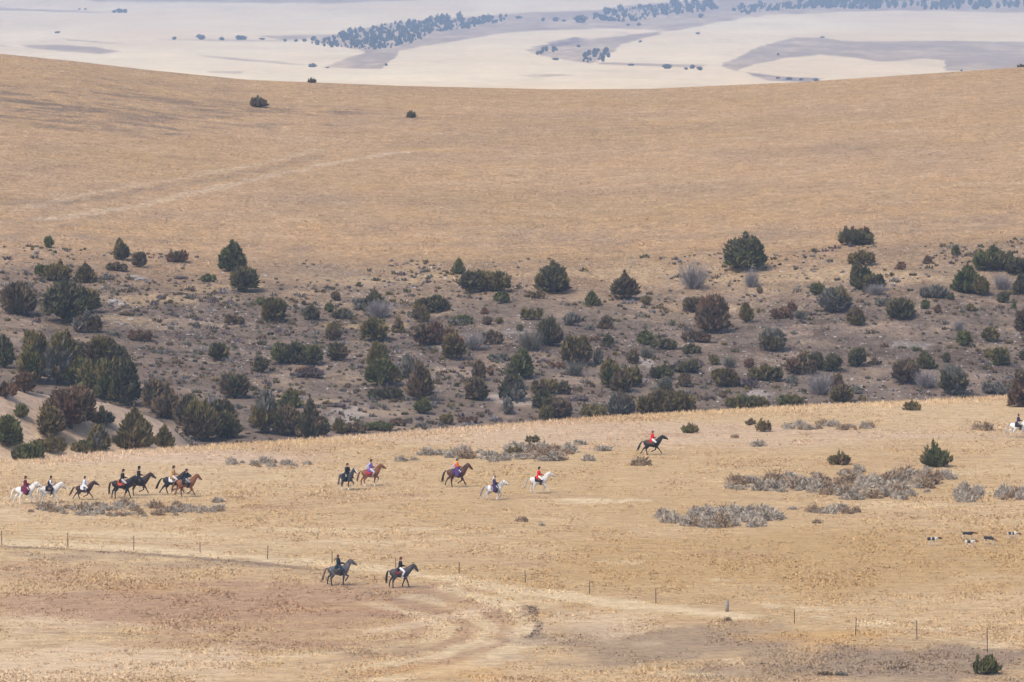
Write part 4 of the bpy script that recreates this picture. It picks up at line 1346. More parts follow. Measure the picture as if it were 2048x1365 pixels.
def make_horse(x, row, pose, coat_kw, tail_col, mane_col, pad_col, label, rz=0.0, scale=1.0, leather=M_leather, thin_mane=False, tail_lift=None, name='horse', blanket_back=0.0):
    P = horse_pose(pose); dz = Vector((0, 0, P['dz']))
    X, Y, Z = place(x, row)
    e = empty(name, (X, Y, Z), R(rz), scale)
    tag(e, label, 'horse', 'horses of the mounted field')
    me = P['me'].copy(); set_col(me, coat(verts(me), P, **coat_kw)); link('body', me, M_coat, e)
    tl = P['tail'] if tail_lift is None else tail_lift
    b = Vector((-.80, 0, 1.33)) + dz
    tp = [b, b + Vector((-.10 - .08 * tl, 0, .03 + .06 * tl)), b + Vector((-.20 - .18 * tl, 0, -.12)), b + Vector((-.25 - .38 * tl, .02, -.42 + .12 * tl)), b + Vector((-.26 - .62 * tl, .0, -.72 + .22 * tl)), b + Vector((-.27 - .80 * tl, .01, -.95 + .30 * tl))]
    tr = [tube(tp, [.035, .05, .065, .075, .06, .012], [.035, .05, .075, .09, .07, .012], 8)]
    for k in range(7):
        o = Vector((rnd.uniform(-.06, .06), rnd.uniform(-.06, .06), rnd.uniform(-.08, .03)))
        tr.append(tube([tp[2] + o * .3, tp[3] + o, tp[4] + o * 1.4, tp[5] + o * 1.8], [.02, .026, .02, .004], n=5))
    V, F = join(tr); col = np.tile(np.array(tail_col, float), (len(V), 1)) * rng.uniform(.75, 1.25, (len(V), 1))
    link('tail', mesh_np('tail', V, F, col, True), M_coat, e)
    cr = [q + P['up'] * rr * .92 + dz for q, rr in zip(P['nk'], (.28, .25, .19, .145, .13))]
    mn = [tube(cr[1:], [.03, .035, .03, .02], [.05, .07, .06, .04], 6)]
    for k in range(14):
        t = rnd.uniform(0, 2.99); i = int(t); f = t - i
        p0 = cr[1 + i].lerp(cr[min(2 + i, 4)], f); s = -1 if rnd.random() < .7 else 1
        l = rnd.uniform(.10, .2) * (.7 if thin_mane else 1.1)
        mn.append(tube([p0, p0 + Vector((-.03, s * .07, -.3 * l)), p0 + Vector((-.06, s * .11, -l))], [.02, .022, .004], n=5))
    V, F = join(mn); col = np.tile(np.array(mane_col, float), (len(V), 1)) * rng.uniform(.75, 1.25, (len(V), 1))
    link('mane', mesh_np('mane', V, F, col, True), M_coat, e)
    # saddle cloth draped over the back, saddle, bridle
    if pad_col is not None:
        sec = []
        xs = np.linspace(-.34 - blanket_back, .24, 6)
        for xx in xs:
            ring = []
            zc = np.interp(xx, [-.6, -.45, -.22, .02, .25], [1.22, 1.20, 1.16, 1.13, 1.13]); a = np.interp(xx, [-.6, -.22, .02, .25], [.25, .28, .295, .285]) + .025; bb = np.interp(xx, [-.6, -.22, .02, .25], [.29, .31, .32, .345]) + .02
            for th in np.linspace(-100, 100, 13):
                ring.append((xx, math.sin(R(th)) * a, zc + math.cos(R(th)) * bb + P['dz']))
            sec.append(ring)
        G = np.array(sec); k, m = G.shape[:2]
        N = G.copy(); N[:, :, 1] *= 1.05; N[:, :, 2] += .018
        V = np.concatenate([G.reshape(-1, 3), N.reshape(-1, 3)]); idx = np.arange(k * m).reshape(k, m); F = []
        for i in range(k - 1):
            for j in range(m - 1):
                a0, b0, c0, d0 = idx[i, j], idx[i, j + 1], idx[i + 1, j + 1], idx[i + 1, j]
                o = k * m
                F += [(a0 + o, b0 + o, c0 + o), (a0 + o, c0 + o, d0 + o), (a0, c0, b0), (a0, d0, c0)]
        link('saddle_cloth', mesh_np('saddle_cloth', V, np.array(F), None, True), cloth(pad_col), e)
    sz = 1.47 + P['dz']
    sd_ = [tube([(-.28, 0, sz + .10), (-.20, 0, sz + .045), (.0, 0, sz + .02), (.14, 0, sz + .04), (.22, 0, sz + .10)], [.14, .19, .17, .14, .05], [.03, .05, .05, .05, .04], 10)]
    for s in (-1, 1):
        sd_.append(tube([(.02, s * .20, sz), (.06, s * .30, sz - .18), (.06, s * .33, sz - .40)], [.015, .02, .012], [.16, .18, .10], 8))
    sad = solid('saddle', sd_, leather, e)
    for s in (-1, 1):
        c = Vector((.13, s * .385, sz - .60))
        solid('stirrup', [tube([c + Vector((0, 0, .30)), c + Vector((0, 0, .09))], [.012, .012], n=5), tube([c + Vector((math.cos(q) * .06, 0, math.sin(q) * .075)) for q in np.linspace(0, 6.283, 11)], [.011] * 11, n=5)], M_steel, sad)
    pol, hd, hu = P['poll'] + dz, P['hd'], P['hu']
    br, reins = [], []
    for f, a, bb in ((.10, .10, .145), (.36, .075, .10)):
        c = pol + hd * f - hu * .035
        br.append(tube([c + Vector((0, math.cos(q) * a, 0)) + hu * math.sin(q) * bb for q in np.linspace(0, 6.283, 11)], [.011] * 11, n=5))
    for s in (-1, 1):
        mouth = pol + hd * .50 + Vector((0, s * .065, 0)) - hu * .05
        br.append(tube([pol + Vector((0, s * .08, .02)), pol + hd * .3 + Vector((0, s * .085, 0)) - hu * .04, mouth], [.011] * 3, n=5))
        reins.append(tube([mouth, (mouth + Vector((.42, s * .08, 1.70 + P['dz']))) / 2 - Vector((0, 0, .05)), Vector((.38, s * .06, 1.70 + P['dz']))], [.010] * 3, n=5))
    brd = solid('bridle', br, M_black_leather, e)
    for q in reins: solid('rein', [q], M_black_leather, brd)
    return e, P

# ------------------------------------------------------------------ riders
SEAT = 1.52
def person_parts(lean, reach=0.34, side=False):
    """skeleton points of a seated rider, relative to the saddle seat"""
    la = R(lean); S = lambda h, dx=0: Vector((math.sin(la) * h + dx, 0, math.cos(la) * h))
    sh = S(.56); nk = S(.64); hc = S(.79, .015)
    D = dict(sh=sh, nk=nk, hc=hc, pel=Vector((0, 0, .06)), S=S)
    D['arms'] = []; D['legs'] = []
    for s in (-1, 1):
        shoulder = sh + Vector((0, s * .19, -.02)); elbow = shoulder + Vector((.04, s * .06, -.28)); wrist = Vector((reach, s * .07, .22)); hand = wrist + Vector((.07, -s * .005, -.01))
        D['arms'].append((shoulder, elbow, wrist, hand, s))
        if side and s > 0:
            hip = Vector((.02, s * .10, .06)); knee = Vector((.42, s * .20, .06)); ank = Vector((.40, s * .38, -.36)); toe = Vector((.54, s * .38, -.42))
        else:
            hip = Vector((.02, s * .10, .06)); knee = Vector((.36, s * .34, -.20)); ank = Vector((.16, s * .37, -.62)); toe = Vector((.32, s * .39, -.64))
        D['legs'].append((hip, knee, ank, toe, s))
    return D
_body_cache = {}
SKIN = np.array((.36, .20, .14))
def body_mesh(lean, reach, side):
    key = (lean, reach, side)
    if key in _body_cache: return _body_cache[key]
    D = person_parts(lean, reach, side); S = D['S']
    parts = [tube([Vector((0, 0, -.03)), Vector((0, 0, .06)), S(.22), S(.40), S(.54), S(.60)], [.13, .165, .135, .16, .165, .08], [.10, .12, .095, .115, .10, .07], 12),
             tube([S(.56), S(.66), S(.72)], [.062, .055, .055], n=8), ball(D['hc'], (.095, .075, .118)), ball(D['hc'] + Vector((.05, 0, -.07)), (.05, .05, .045)),
             tube([D['hc'] + Vector((.085, 0, .01)), D['hc'] + Vector((.115, 0, -.025))], [.012, .020], n=6)]
    for s in (-1, 1): parts.append(ball(D['hc'] + Vector((0, s * .075, -.01)), (.025, .015, .032), 6, 5))
    for a, b, c, d, s in D['arms']:
        parts.append(tube([a, (a + b) / 2, b, (b + c) / 2, c, d], [.055, .048, .042, .038, .028, .034], n=8))
    for a, b, c, d, s in D['legs']:
        parts.append(tube([a, (a + b) / 2, b, (b + c) / 2, c], [.095, .085, .062, .055, .040], n=8)); parts.append(tube([c + Vector((-.05, 0, -.03)), c + Vector((.04, 0, -.02)), d], [.035, .042, .028], [.04, .045, .022], 8))
    me = fuse(parts, .02, 2)
    V = verts(me); F = [tuple(p.vertices) for p in me.polygons]
    tri = []
    for f in F:
        tri += [(f[0], f[1], f[2])] + ([(f[0], f[2], f[3])] if len(f) == 4 else [])
    extra = [(V, np.array(tri))]
    for a, b, c, d, s in D['arms']:
        for k, l in enumerate((.062, .074, .078, .070)):
            o = d + Vector((0, -s * .02 + s * (.013 * k), .012 - .012 * k))
            extra.append(tube([o, o + Vector((l * .45, 0, -.012)), o + Vector((l * .55, -s * .012, -.036)), o + Vector((l * .2, -s * .016, -.05))], [.0095, .009, .0085, .007], n=5))
        o = c + Vector((.03, -s * .026, .012)); extra.append(tube([o, o + Vector((.035, -s * .018, .006)), o + Vector((.066, -s * .010, -.012))], [.011, .010, .007], n=5))
    V, F = join(extra)
    C = np.tile(SKIN, (len(V), 1))
    for s in (-1, 1):
        q = np.linalg.norm(V - np.array(D['hc'] + Vector((.085, s * .03, .012))), axis=1); C[q < .018] = (.02, .015, .012)
    q = np.linalg.norm((V - np.array(D['hc'] + Vector((.095, 0, -.065)))) * np.array([1, .6, 1.6]), axis=1); C[q < .018] = (.26, .09, .08)
    bpy.data.meshes.remove(me)
    _body_cache[key] = mesh_np('body', V, F, C, True)
    return _body_cache[key]

def make_rider(horse, P, label, coat_col, legs_col=(.55, .5, .42), boot_col=(.012, .011, .011), hat=('helmet', (.015, .014, .015)), hair=(.05, .03, .02), skirt=None, lean=4, reach=.36, extras=(), tails=True, sleeves=None):
    hx = horse.rotation_euler.z; sc = horse.scale.x
    e = empty('person', horse.location + Vector((0, 0, (SEAT + P['dz']) * sc)), hx, sc)
    tag(e, label, 'person', 'riders of the mounted field')
    side = skirt is not None
    link('body', body_mesh(lean, reach, side), M_skin, e)
    D = person_parts(lean, reach, side); S = D['S']
    c = [tube([Vector((-.01, 0, -.02)), S(.12), S(.24), S(.40), S(.54), S(.605)], [.21, .19, .17, .20, .20, .09], [.18, .16, .145, .165, .145, .09], 14)]
    if tails and not side:
        for s in (-1, 1):
            c.append(tube([Vector((-.06, s * .10, .08)), Vector((-.10, s * .20, -.06)), Vector((-.12, s * .27, -.20))], [.07, .05, .03], [.12, .15, .14], 8, (0, 1, 0)))
    solid('coat' if sleeves is None else 'vest', c, cloth(coat_col), e)
    sl = []
    for a, b, w, h, s in D['arms']:
        sl.append(tube([a + Vector((0, -s * .03, .02)), (a + b) / 2, b, (b + w) / 2, w], [.085, .076, .068, .06, .048], n=8))
    solid('sleeves', sl, cloth(coat_col if sleeves is None else sleeves), e)
    if side:
        sk = [tube([Vector((0, 0, .20)), Vector((.05, -.02, .05)), Vector((.10, -.10, -.14)), Vector((.13, -.20, -.36)), Vector((.10, -.27, -.58)), Vector((.06, -.29, -.68))], [.18, .26, .28, .20, .14, .11], [.15, .23, .28, .27, .23, .19], 16),
              tube([Vector((.05, .05, .08)), Vector((.14, .22, -.06)), Vector((.16, .32, -.30))], [.16, .16, .06], [.22, .26, .22], 10),
              tube([Vector((.02, -.05, .02)), Vector((.20, -.16, -.08)), Vector((.34, -.30, -.20)), Vector((.30, -.36, -.42))], [.14, .15, .12, .07], [.16, .17, .14, .09], 10)]
        solid('skirt', sk, cloth(skirt), e)
    lg, bt = [], []
    for a, b, c_, d, s in D['legs']:
        lg.append(tube([a, (a + b) / 2 + Vector((0, s * .01, 0)), b, b.lerp(c_, .3)], [.115, .105, .082, .07], n=9))
        bt.append(tube([b.lerp(c_, .12), b.lerp(c_, .5), c_], [.078, .072, .052], n=9)); bt.append(tube([c_ + Vector((-.06, 0, -.03)), c_ + Vector((.04, 0, -.02)), d + Vector((.02, 0, 0))], [.045, .052, .036], [.055, .06, .03], 8))
    solid('breeches', lg, cloth(legs_col), e)
    for k, (a, b, c_, d, s) in enumerate(D['legs']):
        solid('boot', bt[2 * k:2 * k + 2], cloth(boot_col), e)
    h = D['hc']
    hm = [ball(h + Vector((-.02, 0, .015)), (.098, .088, .115)), ball(h + Vector((-.075, 0, -.07)), (.05, .06, .06))]
    solid('hair', hm, cloth(hair), e)
    if hat:
        kind, hc = hat
        z = h + Vector((0, 0, .055))
        if kind == 'helmet':
            hp = [tube([z, z + Vector((0, 0, .05)), z + Vector((-.005, 0, .09)), z + Vector((-.01, 0, .115))], [.105, .10, .075, .02], [.118, .112, .085, .02], 12, (0, 1, 0)), tube([z + Vector((.07, 0, .005)), z + Vector((.15, 0, -.012))], [.075, .03], [.012, .008], 8)]
        elif kind == 'tophat':
            hp = [tube([z, z + Vector((0, 0, .015))], [.15, .145], [.17, .165], 14, (0, 1, 0)), tube([z + Vector((0, 0, .01)), z + Vector((0, 0, .09)), z + Vector((0, 0, .16))], [.10, .093, .10], [.115, .107, .112], 12, (0, 1, 0))]
        elif kind == 'brim':
            hp = [tube([z, z + Vector((0, 0, .018))], [.17, .165], [.20, .19], 14, (0, 1, 0)), tube([z + Vector((0, 0, .01)), z + Vector((0, 0, .07)), z + Vector((0, 0, .11))], [.098, .09, .04], [.11, .10, .05], 12, (0, 1, 0))]
        solid('hat', hp, cloth(hc), e)
    for x in extras:
        kind, col = x
        if kind == 'veil':
            solid('veil', [tube([h + Vector((-.07, 0, .10)), h + Vector((-.14, 0, -.06)), h + Vector((-.22, -.03, -.28)), h + Vector((-.26, -.05, -.42))], [.07, .10, .09, .03], [.04, .04, .04, .02], 9)], cloth(col), e)
        elif kind == 'scarf':
            solid('scarf', [tube([D['nk'] + Vector((.06, 0, 0)), D['nk'] + Vector((-.06, 0, .01))], [.10, .10], [.05, .05], 9), tube([D['nk'] + Vector((-.05, -.03, 0)), D['nk'] + Vector((-.16, -.05, -.02)), D['nk'] + Vector((-.27, -.06, -.12)), D['nk'] + Vector((-.30, -.08, -.26))], [.05, .07, .06, .02], [.03, .04, .04, .02], 8)], cloth(col), e)
        elif kind == 'cape':
            solid('cape', [tube([S(.58, -.06), S(.40, -.20), Vector((-.34, -.04, .22)), Vector((-.44, -.06, .04)), Vector((-.50, -.08, -.06))], [.15, .19, .20, .16, .05], [.05, .06, .06, .05, .03], 10)], cloth(col), e)
        elif kind == 'bag':
            solid('backpack', [tube([S(.16, -.15), S(.28, -.17), S(.46, -.15)], [.10, .13, .10], [.05, .07, .05], 10)], cloth(col), e)
        elif kind == 'feather':
            solid('feather', [tube([h + Vector((.02, 0, .14)), h + Vector((.10, 0, .17)), h + Vector((.18, 0, .22))], [.03, .05, .01], [.02, .025, .008], 6)], cloth(col), e)
        elif kind == 'shirt':
            solid('shirt_front', [tube([S(.30, .10), S(.46, .11), S(.57, .07)], [.07, .08, .05], [.02, .03, .02], 8)], cloth(col), e)
    return e

NAVY = (.014, .018, .034); DKCOAT = (.014, .018, .024); WCLOTH = (.62, .62, .66); RED = (.52, .012, .02); BURG = (.11, .016, .035); PURPLE = (.06, .035, .10); TAN = (.34, .19, .07); LILAC = (.22, .17, .40)
BLK = (.013, .012, .013)
F = lambda **k: k
RIDERS = [
  # x, hoof row, pose, turn, scale, coat, tail, mane, pad, horse label, rider label, rider kw, horse kw
  (50, 1009, 'trot_b', 0, 1.0, F(base=WHITE, muzzle=DGREY), WHITE, GREYW, (.10, .03, .06), 'last white horse at the tail of the left group, its head behind another white horse', 'person in a burgundy riding dress on the last white horse of the left group',
   F(coat_col=BURG, skirt=(.12, .018, .045), hat=('helmet', (.05, .02, .02)), hair=(.06, .025, .015), reach=.38), F()),
  (99, 1008, 'walk', 0, 1.0, F(base=GREYW, muzzle=DGREY, dapple=WHITE), WHITE, WHITE, BLK, 'pale grey horse second from the tail of the left group', 'person in white shirt and black waistcoat on the pale grey horse',
   F(coat_col=BLK, sleeves=WCLOTH, legs_col=NAVY, hat=('helmet', BLK), lean=10, extras=(('bag', (.05, .05, .03)), ('shirt', WCLOTH)), tails=False), F()),
  (168, 1001, 'stretch', 0, .88, F(base=DBAY), BLK, BLK, WCLOTH, 'small dark brown pony with a white saddle cloth in the left group', 'person in a white and pale blue coat on the small dark pony',
   F(coat_col=(.50, .56, .64), legs_col=(.55, .52, .50), boot_col=(.10, .09, .09), hat=('helmet', BLK), lean=6), F()),
  (277, 992, 'trot_b', 0, 1.05, F(base=DBAY), BLK, BLK, BLK, 'dark bay horse half hidden behind a black horse in the left group', 'person in a dark tall hat and long dark coat behind the red saddle cloth rider',
   F(coat_col=DKCOAT, hat=('tophat', BLK), legs_col=DKCOAT, extras=(('shirt', (.10, .10, .12)),)), F()),
  (244, 998, 'walk', 0, 1.08, F(base=BLACK), BLK, BLK, (.50, .07, .03), 'large black horse with an orange red saddle cloth in the left group', 'person in dark coat and pale breeches over the orange red saddle cloth',
   F(coat_col=DKCOAT, hat=('helmet', (.02, .02, .02)), legs_col=(.40, .34, .34), lean=8), F()),
  (346, 990, 'stretch', 0, 1.08, F(base=BLACK), BLK, BLK, WCLOTH, 'black horse mostly hidden behind the chestnut at the head of the left group', 'person in a tan yellow jacket at the head of the left group',
   F(coat_col=TAN, hat=('helmet', (.05, .035, .03)), hair=(.03, .02, .015), legs_col=(.50, .44, .42)), F()),
  (372, 995, 'trot', 0, 1.02, F(base=CHEST, points=(.10, .035, .018)), (.12, .05, .025), CHEST, BLK, 'chestnut horse leading the left group in front of a black horse', 'person in a navy coat and grey breeches on the leading chestnut horse',
   F(coat_col=NAVY, hat=('helmet', (.02, .018, .02)), legs_col=(.20, .20, .22), hair=(.09, .03, .02)), F()),
  (741, 973, 'prance', 0, 1.0, F(base=CHEST, socks=('fn', 'ff', 'hn')), CHEST, CHEST, (.40, .02, .06), 'chestnut horse with white front legs and a crimson saddle cloth', 'person in a violet jacket with pale blue cape on the white legged chestnut',
   F(coat_col=(.13, .075, .27), legs_col=(.45, .44, .52), boot_col=(.25, .18, .17), hat=('helmet', (.06, .02, .03)), extras=(('cape', (.34, .42, .66)),)), F()),
  (694, 981, 'prance', -48, 1.0, F(base=(.03, .035, .04), pinto=(.03, .032, .036), socks=('fn', 'ff', 'hn', 'hf'), blaze=True), (.10, .09, .09), (.26, .27, .30), BLK, 'black horse with pale mane and white feathered legs turned towards the camera', 'person all in black on the black horse with white legs',
   F(coat_col=(.012, .016, .02), skirt=(.012, .016, .02), hat=('helmet', BLK), hair=BLK), F(leather=M_black_leather)),
  (913, 975, 'trot', 0, 1.06, F(base=BAY, points=BLACK), BLK, BLK, (.06, .03, .12), 'big bay horse with black legs and tail', 'person in an orange jacket with yellow scarf and purple skirt on the bay horse',
   F(coat_col=(.62, .12, .015), skirt=(.075, .045, .13), hat=('helmet', (.10, .12, .14)), extras=(('scarf', (.70, .48, .04)), ('cape', (.42, .34, .56)))), F()),
  (988, 1001, 'canter_b', 0, .90, F(base=WHITE, pinto=(.30, .29, .31), muzzle=DGREY, seed=5), (.16, .15, .16), (.40, .38, .38), (.20, .18, .22), 'small white and grey patched pony in front of the red coated rider', 'person in a dark purple habit with pale veil on the patched pony',
   F(coat_col=(.045, .032, .085), skirt=(.045, .028, .075), hat=('helmet', (.05, .04, .09)), hair=(.60, .52, .40), extras=(('veil', (.66, .64, .60)),)), F(tail_lift=.35)),
  (1077, 988, 'canter', 0, .98, F(base=GREYW, dapple=WHITE, muzzle=DGREY), (.36, .32, .28), WHITE, BLK, 'light grey horse cantering in front with a red coated rider', 'person in a red hunt coat with black hat on the light grey horse',
   F(coat_col=RED, legs_col=(.62, .60, .56), hat=('helmet', BLK), hair=(.02, .015, .012)), F()),
  (1304, 911, 'stretch', 0, 1.0, F(base=BLACK), BLK, BLK, (.10, .05, .035), 'black horse trotting alone under a red coated rider', 'person in a red hunt coat and pale hat on the lone black horse',
   F(coat_col=(.56, .014, .022), legs_col=(.60, .58, .56), hat=('brim', (.30, .22, .18)), hair=(.25, .03, .025), extras=(('feather', (.75, .72, .66)),), reach=.32), F(blanket_back=.22)),
  (677, 1172, 'prance', 0, 1.0, F(base=(.058, .058, .066), dapple=(.17, .16, .17), points=(.016, .015, .018)), (.16, .11, .075), (.04, .04, .045), (.05, .055, .06), 'dapple grey horse with dark legs inside the fence', 'person in a dark coat with hair tied back on the dapple grey horse',
   F(coat_col=(.014, .024, .034), legs_col=(.025, .035, .055), hat=None, hair=(.08, .04, .03), reach=.46, lean=-2, extras=(('shirt', (.22, .22, .28)), ('scarf', (.07, .05, .05)))), F(leather=M_black_leather)),
  (800, 1177, 'walk', 0, .98, F(base=(.042, .038, .043), points=(.014, .011, .012), dapple=(.075, .07, .08)), BLK, BLK, (.13, .03, .03), 'dark grey roan horse walking inside the fence', 'person in a dark coat with white breeches on the dark grey roan',
   F(coat_col=(.012, .018, .026), legs_col=(.60, .60, .64), boot_col=(.42, .41, .43), hat=('helmet', (.10, .035, .03)), hair=(.12, .04, .03)), F()),
  (2036, 876, 'trot_b', 0, .98, F(base=WHITE, muzzle=DGREY, points=(.40, .36, .33)), (.36, .33, .31), WHITE, BLK, 'white horse with black saddle cloth cut off by the frame edge', 'person in dark blue clothes on the white horse at the frame edge',
   F(coat_col=(.03, .025, .065), legs_col=(.30, .25, .17), hat=None, hair=(.07, .025, .02)), F(leather=M_black_leather)),
]
for x, row, pose, rz, sc, ck, tc_, mc, pc, hl, rl, rk, hk in RIDERS:
    h, P = make_horse(x, row, pose, ck, tc_, mc, pc, hl, rz, sc, **hk)
    make_rider(h, P, rl, **rk)

# ------------------------------------------------------------------ hounds
def make_hound(x, row, rz, label, spots, head_down, tail_up, seed, scale=1.0):
    X, Y, Z = place(x, row)
    scale *= 1.15; e = empty('hound', (X, Y, Z), R(rz), scale)
    tag(e, label, 'dog', 'pack of hounds')
    st = [(-.36, .52, .05, .06), (-.30, .52, .09, .10), (-.14, .51, .085, .095), (.04, .49, .10, .12), (.20, .49, .105, .145), (.30, .52, .085, .12), (.36, .54, .05, .07)]
    parts = [tube([(a, 0, b) for a, b, c, d in st], [c for a, b, c, d in st], [d for a, b, c, d in st], 10)]
    nz = .66 - head_down * .34; nx = .50 + head_down * .06
    parts.append(tube([(.26, 0, .54), (.40, 0, .56 + (nz - .56) * .6), (nx, 0, nz)], [.075, .06, .055], [.095, .07, .06], 8))
    hx = nx + .02
    parts.append(tube([(hx - .05, 0, nz + .01), (hx + .04, 0, nz + .01), (hx + .13, 0, nz - .03 - head_down * .05), (hx + .22, 0, nz - .05 - head_down * .1)], [.05, .062, .042, .03], [.055, .068, .045, .03], 8))
    g = np.random.default_rng(seed)
    for s in (-1, 1):
        f = g.uniform(-.12, .16); q = g.uniform(-.14, .12)
        parts.append(tube([(.24, s * .075, .50), (.24 + f * .3, s * .08, .33), (.25 + f * .8, s * .08, .18), (.25 + f, s * .08, .03), (.29 + f, s * .08, .02)], [.05, .034, .024, .024, .022], [.07, .038, .026, .026, .02], 7))
        parts.append(tube([(-.27, s * .07, .50), (-.22 + q * .4, s * .08, .34), (-.33 + q * .8, s * .08, .20), (-.30 + q, s * .08, .03), (-.26 + q, s * .08, .02)], [.06, .045, .026, .024, .022], [.10, .06, .028, .025, .02], 7))
        parts.append(tube([(hx + .0, s * .055, nz + .05), (hx + .0, s * .082, nz + .0), (hx + .02, s * .085, nz - .08)], [.016, .016, .012], [.03, .04, .03], 6))
    tp = [(-.35, 0, .55), (-.45, 0, .60 + .05 * tail_up), (-.52, 0, .66 + .12 * tail_up), (-.55, 0, .72 + .20 * tail_up)]
    parts.append(tube(tp, [.028, .022, .018, .012], n=7))
    me = fuse(parts, .016, 2); V = verts(me)
    C = np.tile(np.array((.46, .43, .39)), (len(V), 1))
    d = fbm(V[:, 0] * 3.4 + seed * 2.7, V[:, 2] * 2.5 + V[:, 1] * 2, 700 + seed, 2)
    dark = np.array((.018, .016, .016)); tanc = np.array((.16, .065, .03))
    top = sstep(.34, .42, V[:, 2])
    if spots == 'saddle': m = top * sstep(-.40, -.34, V[:, 0]) * (1 - sstep(.12, .2, V[:, 0]))
    elif spots == 'bands': m = top * ((np.abs(V[:, 0] + .22) < .13) | (np.abs(V[:, 0] - .08) < .09)).astype(float)
    elif spots == 'back': m = top * sstep(-.6, -.5, V[:, 0])
    elif spots == 'patch': m = top * (np.abs(V[:, 0] + .05) < .12)
    else: m = sstep(-.2, -.1, d) * top
    C = mix(C, dark, m)
    C = mix(C, tanc if spots != 'bands' else dark, sstep(nx - .10, nx - .04, V[:, 0]) * (V[:, 2] > nz - .13))
    C = mix(C, dark, (V[:, 0] < -.40).astype(float) * .9)
    set_col(me, C); link('body', me, M_coat, e)
    solid('collar', [tube([(.42 + .02 * math.sin(a), .066 * math.cos(a), .56 + (nz - .56) * .62 + .075 * math.sin(a)) for a in np.linspace(0, 6.283, 11)], [.012] * 11, n=5)], M_leather, e)
make_hound(1864, 1092, 4, 'hound with black bands on white and its tail up, last of the pack', 'bands', .3, 1.0, 1)
make_hound(1935, 1081, -6, 'hound with a long black back above a smaller pale hound', 'back', .35, .7, 2)
make_hound(1939, 1097, 0, 'palest hound with one dark spot, lowest of the pack', 'patch', .3, .1, 3, .92)
make_hound(1977, 1090, -38, 'black backed hound running head down towards the camera', 'back', .8, .6, 4)
make_hound(2024, 1080, -4, 'brown and white hound leading the pack at the frame edge', 'spot', .5, -.6, 5, .95)

# ------------------------------------------------------------------ fence
POSTS = [(4, 1091, 30), (136, 1096, 30), (267.5, 1102, 30), (400, 1106, 22), (535, 1119, 28), (664, 1128, 24), (792, 1140, 24), (918, 1149, 24), (1051, 1166, 25), (1179, 1188, 27), (1312, 1207, 29), (1454, 1224, 22), (1589, 1247, 28), (1711, 1272, 33), (1834, 1280, 38), (1975, 1306, 50)]
def make_fence():
    pts = [(place(x, r), h) for x, r, h in POSTS]
    o0 = Vector(pts[0][0])
    e = empty('wire_fence', o0)
    tag(e, 'wire fence of thin dark posts running across the lower meadow', 'fence')
    tops = []
    for i, (p, h) in enumerate(pts):
        q = Vector(p) - o0; H = h / px_per_m(p[1])
        tilt = Vector((rnd.uniform(-.05, .05), 0, 0))
        if abs(POSTS[i][0] - 1454) < 1:
            w = solid('wooden_post', [tube([q + Vector((0, 0, -.3)), q + Vector((0, 0, H * .6)), q + Vector((.01, 0, H))], [.14, .13, .12], [.12, .12, .11], 8, (1, 0, 0))], M_wood, e)
            w['label'] = 'thick weathered wooden post'
        else:
            P_ = [q + Vector((0, 0, -.3)), q + tilt * .5 + Vector((0, 0, H * .5)), q + tilt + Vector((0, 0, H))]
            solid('post', [tube(P_, [.032] * 3, [.014] * 3, 6, (1, 0, 0)), tube([v + Vector((0, .02, 0)) for v in P_], [.010] * 3, [.028] * 3, 6, (1, 0, 0))], M_steel, e)
        tops.append((q, min(H, 1.25), tilt))
    for f in (.35, .55, .75, .93):
        V = []
        for (a, ha, ta), (b, hb, tb) in zip(tops[:-1], tops[1:]):
            for t in (0, .25, .5, .75):
                sag = .05 * (t * (1 - t)) * 4
                V.append(a.lerp(b, t) + Vector((0, 0, (ha + (hb - ha) * t) * f - sag)))
        V.append(tops[-1][0] + Vector((0, 0, tops[-1][1] * f)))
        solid('wire', [tube(V, [.004] * len(V), n=4)], M_steel, e)
make_fence()

# ------------------------------------------------------------------ rocks, branch, soil
def rock_mesh(seed):
    g = np.random.default_rng(seed); iv, iff = ico()
    v = iv * (1 + .22 * g.standard_normal((len(iv), 1)).clip(-1, 1)); v[:, 2] = np.maximum(v[:, 2], -.3)
    t = g.random((len(v), 1)); C = np.array((.22, .20, .19)) * (1 - t) + np.array((.34, .32, .31)) * t
    return mesh_np('rock', v, iff, C)
ROCKS = [rock_mesh(600 + k) for k in range(4)]
for x, r, w, h, lab in [(262, 556, 22, 6, 'flat pale rock under the jagged olive juniper on the left brow'), (282, 560, 18, 6, 'flat pale rock beside a broader one on the left brow'), (226, 604, 20, 7, 'pale lichen rock right of the broadest juniper mass'), (244, 610, 14, 5, 'small pale rock below the lichen rock'),
        (964, 816, 6, 5, 'single white stone low on the slope above the rim'), (1018, 661, 9, 5, 'white stone in the middle of the slope'), (1783, 569, 9, 6, 'white stone beside the pale grey bush on the right slope'), (1260, 694, 8, 5, 'white stone below the onion shaped juniper'), (2042, 677, 10, 5, 'pale stone under the brown bush at the frame edge'), (390, 617, 5, 6, 'white stone on the grassy ledge of the left slope')]:
    X, Y, Z = place(x, r, dmin=600); k = 1 / px_per_m(Y)
    o = link('rock', rnd.choice(ROCKS), M_stone); o.location = (X, Y, Z); o.rotation_euler = (0, 0, rnd.uniform(0, 6.28)); o.scale = (w * k * .5, w * k * .45, h * k * .6)
    tag(o, lab, 'rock', 'pale rocks on the slope')

